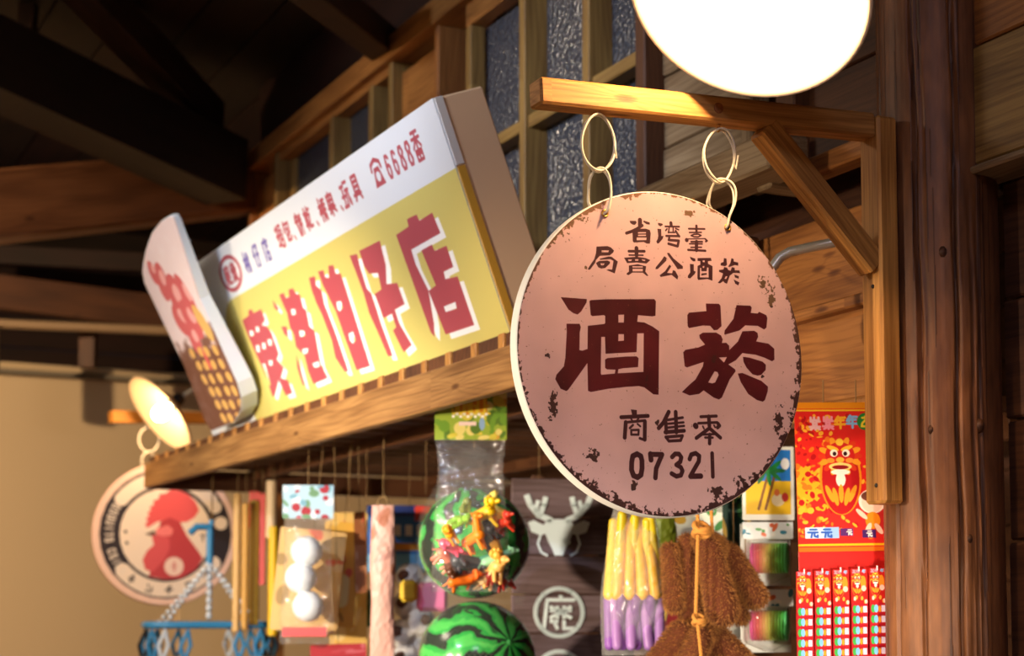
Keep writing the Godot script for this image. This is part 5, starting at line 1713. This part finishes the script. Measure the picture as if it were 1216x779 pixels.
func plush() -> void:
	var d := 3.5
	var s := d / FOCAL
	var fur_mesh := begin()
	for k in 3:
		var a := TAU * k / 3
		var b := TAU * (k + 1) / 3
		var pa := Vector3(cos(a) * 0.00075, 0, sin(a) * 0.00075)
		var pb := Vector3(cos(b) * 0.00075, 0, sin(b) * 0.00075)
		tri(fur_mesh, pa, pb, Vector3(0.002, 0.0088, 0), Vector3(cos((a + b) / 2), 0.3, sin((a + b) / 2)).normalized())
	var fm := mat(Color.WHITE, 0.9)
	fm.vertex_color_use_as_albedo = true
	var blade := fur_mesh.commit()
	var base := mat(c8(92, 42, 14), 0.95)
	# lobes: [from, to, radii] in photograph pixels, and distance behind d
	var groups := [
		["furry brown plush bundle tied at the upper rope knot", [[796, 654, 801, 716, 10, 12, 0.03], [816, 645, 822, 735, 11, 13, 0.045], [842, 652, 858, 724, 15, 20, -0.015], [868, 658, 897, 708, 12, 15, 0.035], [835, 640, 850, 650, 13, 14, 0.01], [856, 668, 880, 732, 9, 10, 0.07]], 3000],
		["furry brown plush bundle tied below the lower rope knot", [[808, 752, 778, 805, 15, 23, 0.0], [832, 758, 808, 815, 14, 20, -0.03], [852, 758, 888, 805, 16, 24, 0.02], [840, 755, 850, 820, 14, 22, 0.035], [828, 748, 842, 752, 14, 14, 0.01]], 3000],
	]
	for g in groups:
		var o := at(835, 690, d) if g == groups[0] else at(835, 790, d)
		var t := thing("plush_bundle", g[0], "plush toy", Transform3D(Basis(), o), "")
		var st := begin()
		var where := []
		var tint := []
		for l in g[1]:
			var a := at(l[0], l[1], d + l[6]) - o
			var b := at(l[2], l[3], d + l[6]) - o
			var ra: float = l[4] * s
			var rb: float = l[5] * s
			limb(st, a, b, ra, rb, 20)
			var y := (b - a).normalized()
			var x := y.cross(Vector3.BACK).normalized()
			var z := x.cross(y)
			var len := a.distance_to(b)
			for k in g[2]:
				var h := rng.randf_range(-ra, len + rb)
				var ph := rng.randf() * TAU
				var tt := clampf(h / len, 0.0, 1.0)
				var r := lerpf(ra, rb, tt)
				var nrm := (x * cos(ph) + z * sin(ph))
				var over := 0.0
				if h < 0.0:
					over = clampf(-h / ra, 0.0, 1.0) * -1.0
				elif h > len:
					over = clampf((h - len) / rb, 0.0, 1.0)
				nrm = (nrm * sqrt(1.0 - over * over) + y * over).normalized()
				var p := a + y * clampf(h, 0.0, len) + nrm * (r - 0.001)
				var dir := (nrm + y * 0.55 + Vector3(rng.randfn(), rng.randfn(), rng.randfn()) * 0.28).normalized()
				var sx := dir.cross(Vector3(0.3, 0.5, 0.81)).normalized()
				var sc := rng.randf_range(0.7, 1.3)
				where.append(Transform3D(Basis(sx, dir, sx.cross(dir)) * Basis.from_scale(Vector3(1.0, sc, 1.0)), p))
				var v := rng.randf()
				tint.append(Color(0.17, 0.062, 0.012).lerp(Color(0.50, 0.20, 0.046), v * v))
		obj("body", st, base, t)
		var mm := MultiMesh.new()
		mm.transform_format = MultiMesh.TRANSFORM_3D
		mm.use_colors = true
		mm.mesh = blade
		mm.instance_count = where.size()
		for k in where.size():
			mm.set_instance_transform(k, where[k])
			mm.set_instance_color(k, tint[k])
		var f := MultiMeshInstance3D.new()
		f.name = "fur"
		f.multimesh = mm
		f.material_override = fm
		f.set_meta("kind", "stuff")
		t.add_child(f, true)
	var r := thing("rope", "twisted tan rope with two knots hanging in front of the brown plush", "rope")
	var st := begin()
	var f := d - 0.075
	rope_in(st, fl(3.27, 2.48, -0.34), at(829, 628, f))
	rope_in(st, fl(3.31, 2.48, -0.34), at(846, 632, f + 0.02), 0.0035)
	rope_in(st, at(829, 628, f), at(826, 736, f))
	rope_in(st, at(828, 736, f), at(838, 830, f - 0.01))
	obj("strand", st, M.rope, r)
	st = begin()
	knot_in(st, at(833, 630, f), 0.016)
	obj("knot", st, M.rope, r)
	st = begin()
	knot_in(st, at(830, 737, f), 0.012)
	obj("knot", st, M.rope, r)

func right_goods() -> void:
	# red display card with hanging packets
	var d := 3.22
	var s := d / FOCAL
	var c := at(1000, 566, d)
	var t := thing("red_poster", "red and gold festive poster card behind the pillar bracket", "poster", facing(c, 0.12, 0.02))
	obj("card", slab(rrect(112 * s, 178 * s, 0.002), 0.002, 0.004, Rect2(-56 * s, -89 * s, 112 * s, 178 * s)), printed(poster_image(), 0.3), t)
	obj("lower_card", bx(Vector3(0, -165 * s, -0.004), Vector3(112 * s, 154 * s, 0.003), 0.0005), mat(c8(206, 32, 28), 0.35), t)
	string_up(t, 89 * s, 2.06 - c.y, -20 * s)
	string_up(t, 89 * s, 2.06 - c.y, 20 * s)
	var proto: Node3D
	var pm := printed(packet_image(1), 0.3)
	for col in 5:
		for row in 5:
			var p := at(955.5 + 21.4 * col, 706 + 12.5 * row - 1.0 * col, d - 0.034 + 0.005 * row)
			var xf := facing(p + Vector3(0, 0, 0.002 * col), 0.12, 0.01)
			var lab := "small red packet in the %s column of the hanging packets, %s" % [["leftmost", "second", "middle", "fourth", "rightmost"][col], ["frontmost and highest", "second from the top", "third from the top", "fourth from the top", "rearmost and lowest"][row]]
			if proto == null:
				proto = thing("red_packet", lab, "packet", xf, "red packets under the poster")
				obj("print", slab(rrect(19.4 * s, 54 * s, 0.0015), 0.001, 0.002, Rect2(-9.7 * s, -27 * s, 19.4 * s, 54 * s)), pm, proto)
				obj("hang_pin", bx(Vector3(0, 27 * s, 0.001), Vector3(0.0025, 0.009, 0.003), 0.0005), M.white, proto)
			else:
				dup(proto, lab, xf)
	# picture card and rainbow spring packets to its left
	d = 3.72
	s = d / FOCAL
	c = at(912, 574, d)
	t = thing("picture_card", "palm tree picture card between the pink sign and the red poster", "card", facing(c, 0.05))
	obj("card", slab(rrect(62 * s, 88 * s, 0.003), 0.002, 0.004, Rect2(-31 * s, -44 * s, 62 * s, 88 * s)), printed(palm_image(), 0.4), t)
	string_up(t, 44 * s, 2.03 - c.y)
	for k in 2:
		var cy := [660, 740][k] as float
		c = at(912, cy, d)
		t = thing("spring_packet", ["upper clear packet with a rainbow spring below the palm tree card", "lower clear packet with a rainbow spring at the right of the plush"][k], "packet", facing(c, 0.0), "rainbow spring packets")
		var im := header_image(128, 48, c8(226, 232, 236), [c8(60, 130, 160), c8(222, 110, 70), c8(240, 240, 240), c8(90, 160, 90)], 14, 60 + k)
		obj("header_card", slab(rrect(60 * s, 20 * s, 0.002, 0, 30 * s), 0.002, 0.003, Rect2(-30 * s, 20 * s, 60 * s, 20 * s)), printed(im, 0.4), t)
		obj("backing_card", bx(Vector3(0, 2 * s, -0.035), Vector3(60 * s, 74 * s, 0.003), 0.001), mat(c8(226, 230, 226), 0.6), t)
		var st := begin()
		lathe(st, [Vector2(0.004, 22 * s), Vector2(20 * s, 18 * s), Vector2(24 * s, 0), Vector2(22 * s, -24 * s), Vector2(0.004, -34 * s)], 28, Transform3D(Basis.from_scale(Vector3(1.2, 1, 0.75)), Vector3.ZERO), false, 0.08, k)
		obj("film", st, film(0.03), t)
		var sp := thing("rainbow_spring", ["rainbow plastic spring in the upper clear packet", "rainbow plastic spring in the lower clear packet"][k], "toy", facing(at(914, cy + 3, d), -0.25), "rainbow springs")
		for q in 12:
			var x := (-20 + q * 3.6) * s
			st = begin()
			torus(st, Vector3(x, 0, 0), 16 * s, 2.3 * s, Basis(Vector3.UP, PI / 2))
			obj("coil", st, mat(Color.from_hsv(fposmod(0.92 + q * 0.042, 1.0), 0.55, 0.97), 0.3), sp)
		string_up(t, 40 * s, 2.03 - c.y, -26 * s)
	for p in [["flower_card", "white card with green flowers behind the rope", 828, 622, 60, 70, 3.95, c8(226, 230, 214)], ["dark_green_card", "dark green card behind the rope", 872, 640, 40, 130, 4.05, c8(24, 70, 52)], ["white_pack", "white printed pack behind the lower plush", 872, 740, 44, 90, 3.98, c8(222, 224, 216)], ["dark_red_pack", "dark red pack beside the upper plush", 790, 700, 30, 120, 4.15, c8(120, 20, 26)]]:
		var ss: float = p[6] / FOCAL
		c = at(p[2], p[3], p[6])
		var a := thing(p[0], p[1], "card", facing(c, 0.1))
		var im := header_image(96, 128, p[7], [p[7].lightened(0.3), p[7].darkened(0.3), c8(70, 140, 70), c8(214, 170, 60)], 16, int(p[2]))
		obj("card", slab(rrect(p[4] * ss, p[5] * ss, 0.003), 0.003, 0.006, Rect2(-p[4] * ss / 2, -p[5] * ss / 2, p[4] * ss, p[5] * ss)), printed(im, 0.5), a)
		string_up(a, p[5] * ss / 2, 2.03 - c.y)
	# the bent gray pipe behind the brace
	t = thing("bent_pipe", "pale gray bent pipe passing behind the diagonal brace", "pipe")
	var st := begin()
	tube(st, [at(1075, 268, 3.12), at(1000, 286, 3.13), at(960, 294, 3.14), at(938, 299, 3.15), at(926, 306, 3.15), at(917, 318, 3.15), at(908, 340, 3.15), at(898, 372, 3.14)], 0.0095, 12)
	obj("tube", st, M.pipe, t)
	st = begin()
	lathe(st, [Vector2(0, 0.0), Vector2(0.02, 0.0), Vector2(0.022, 0.03), Vector2(0.012, 0.05), Vector2(0, 0.05)], 16, Transform3D(Basis(), at(896, 400, 3.14)))
	obj("socket", st, M.black, t)
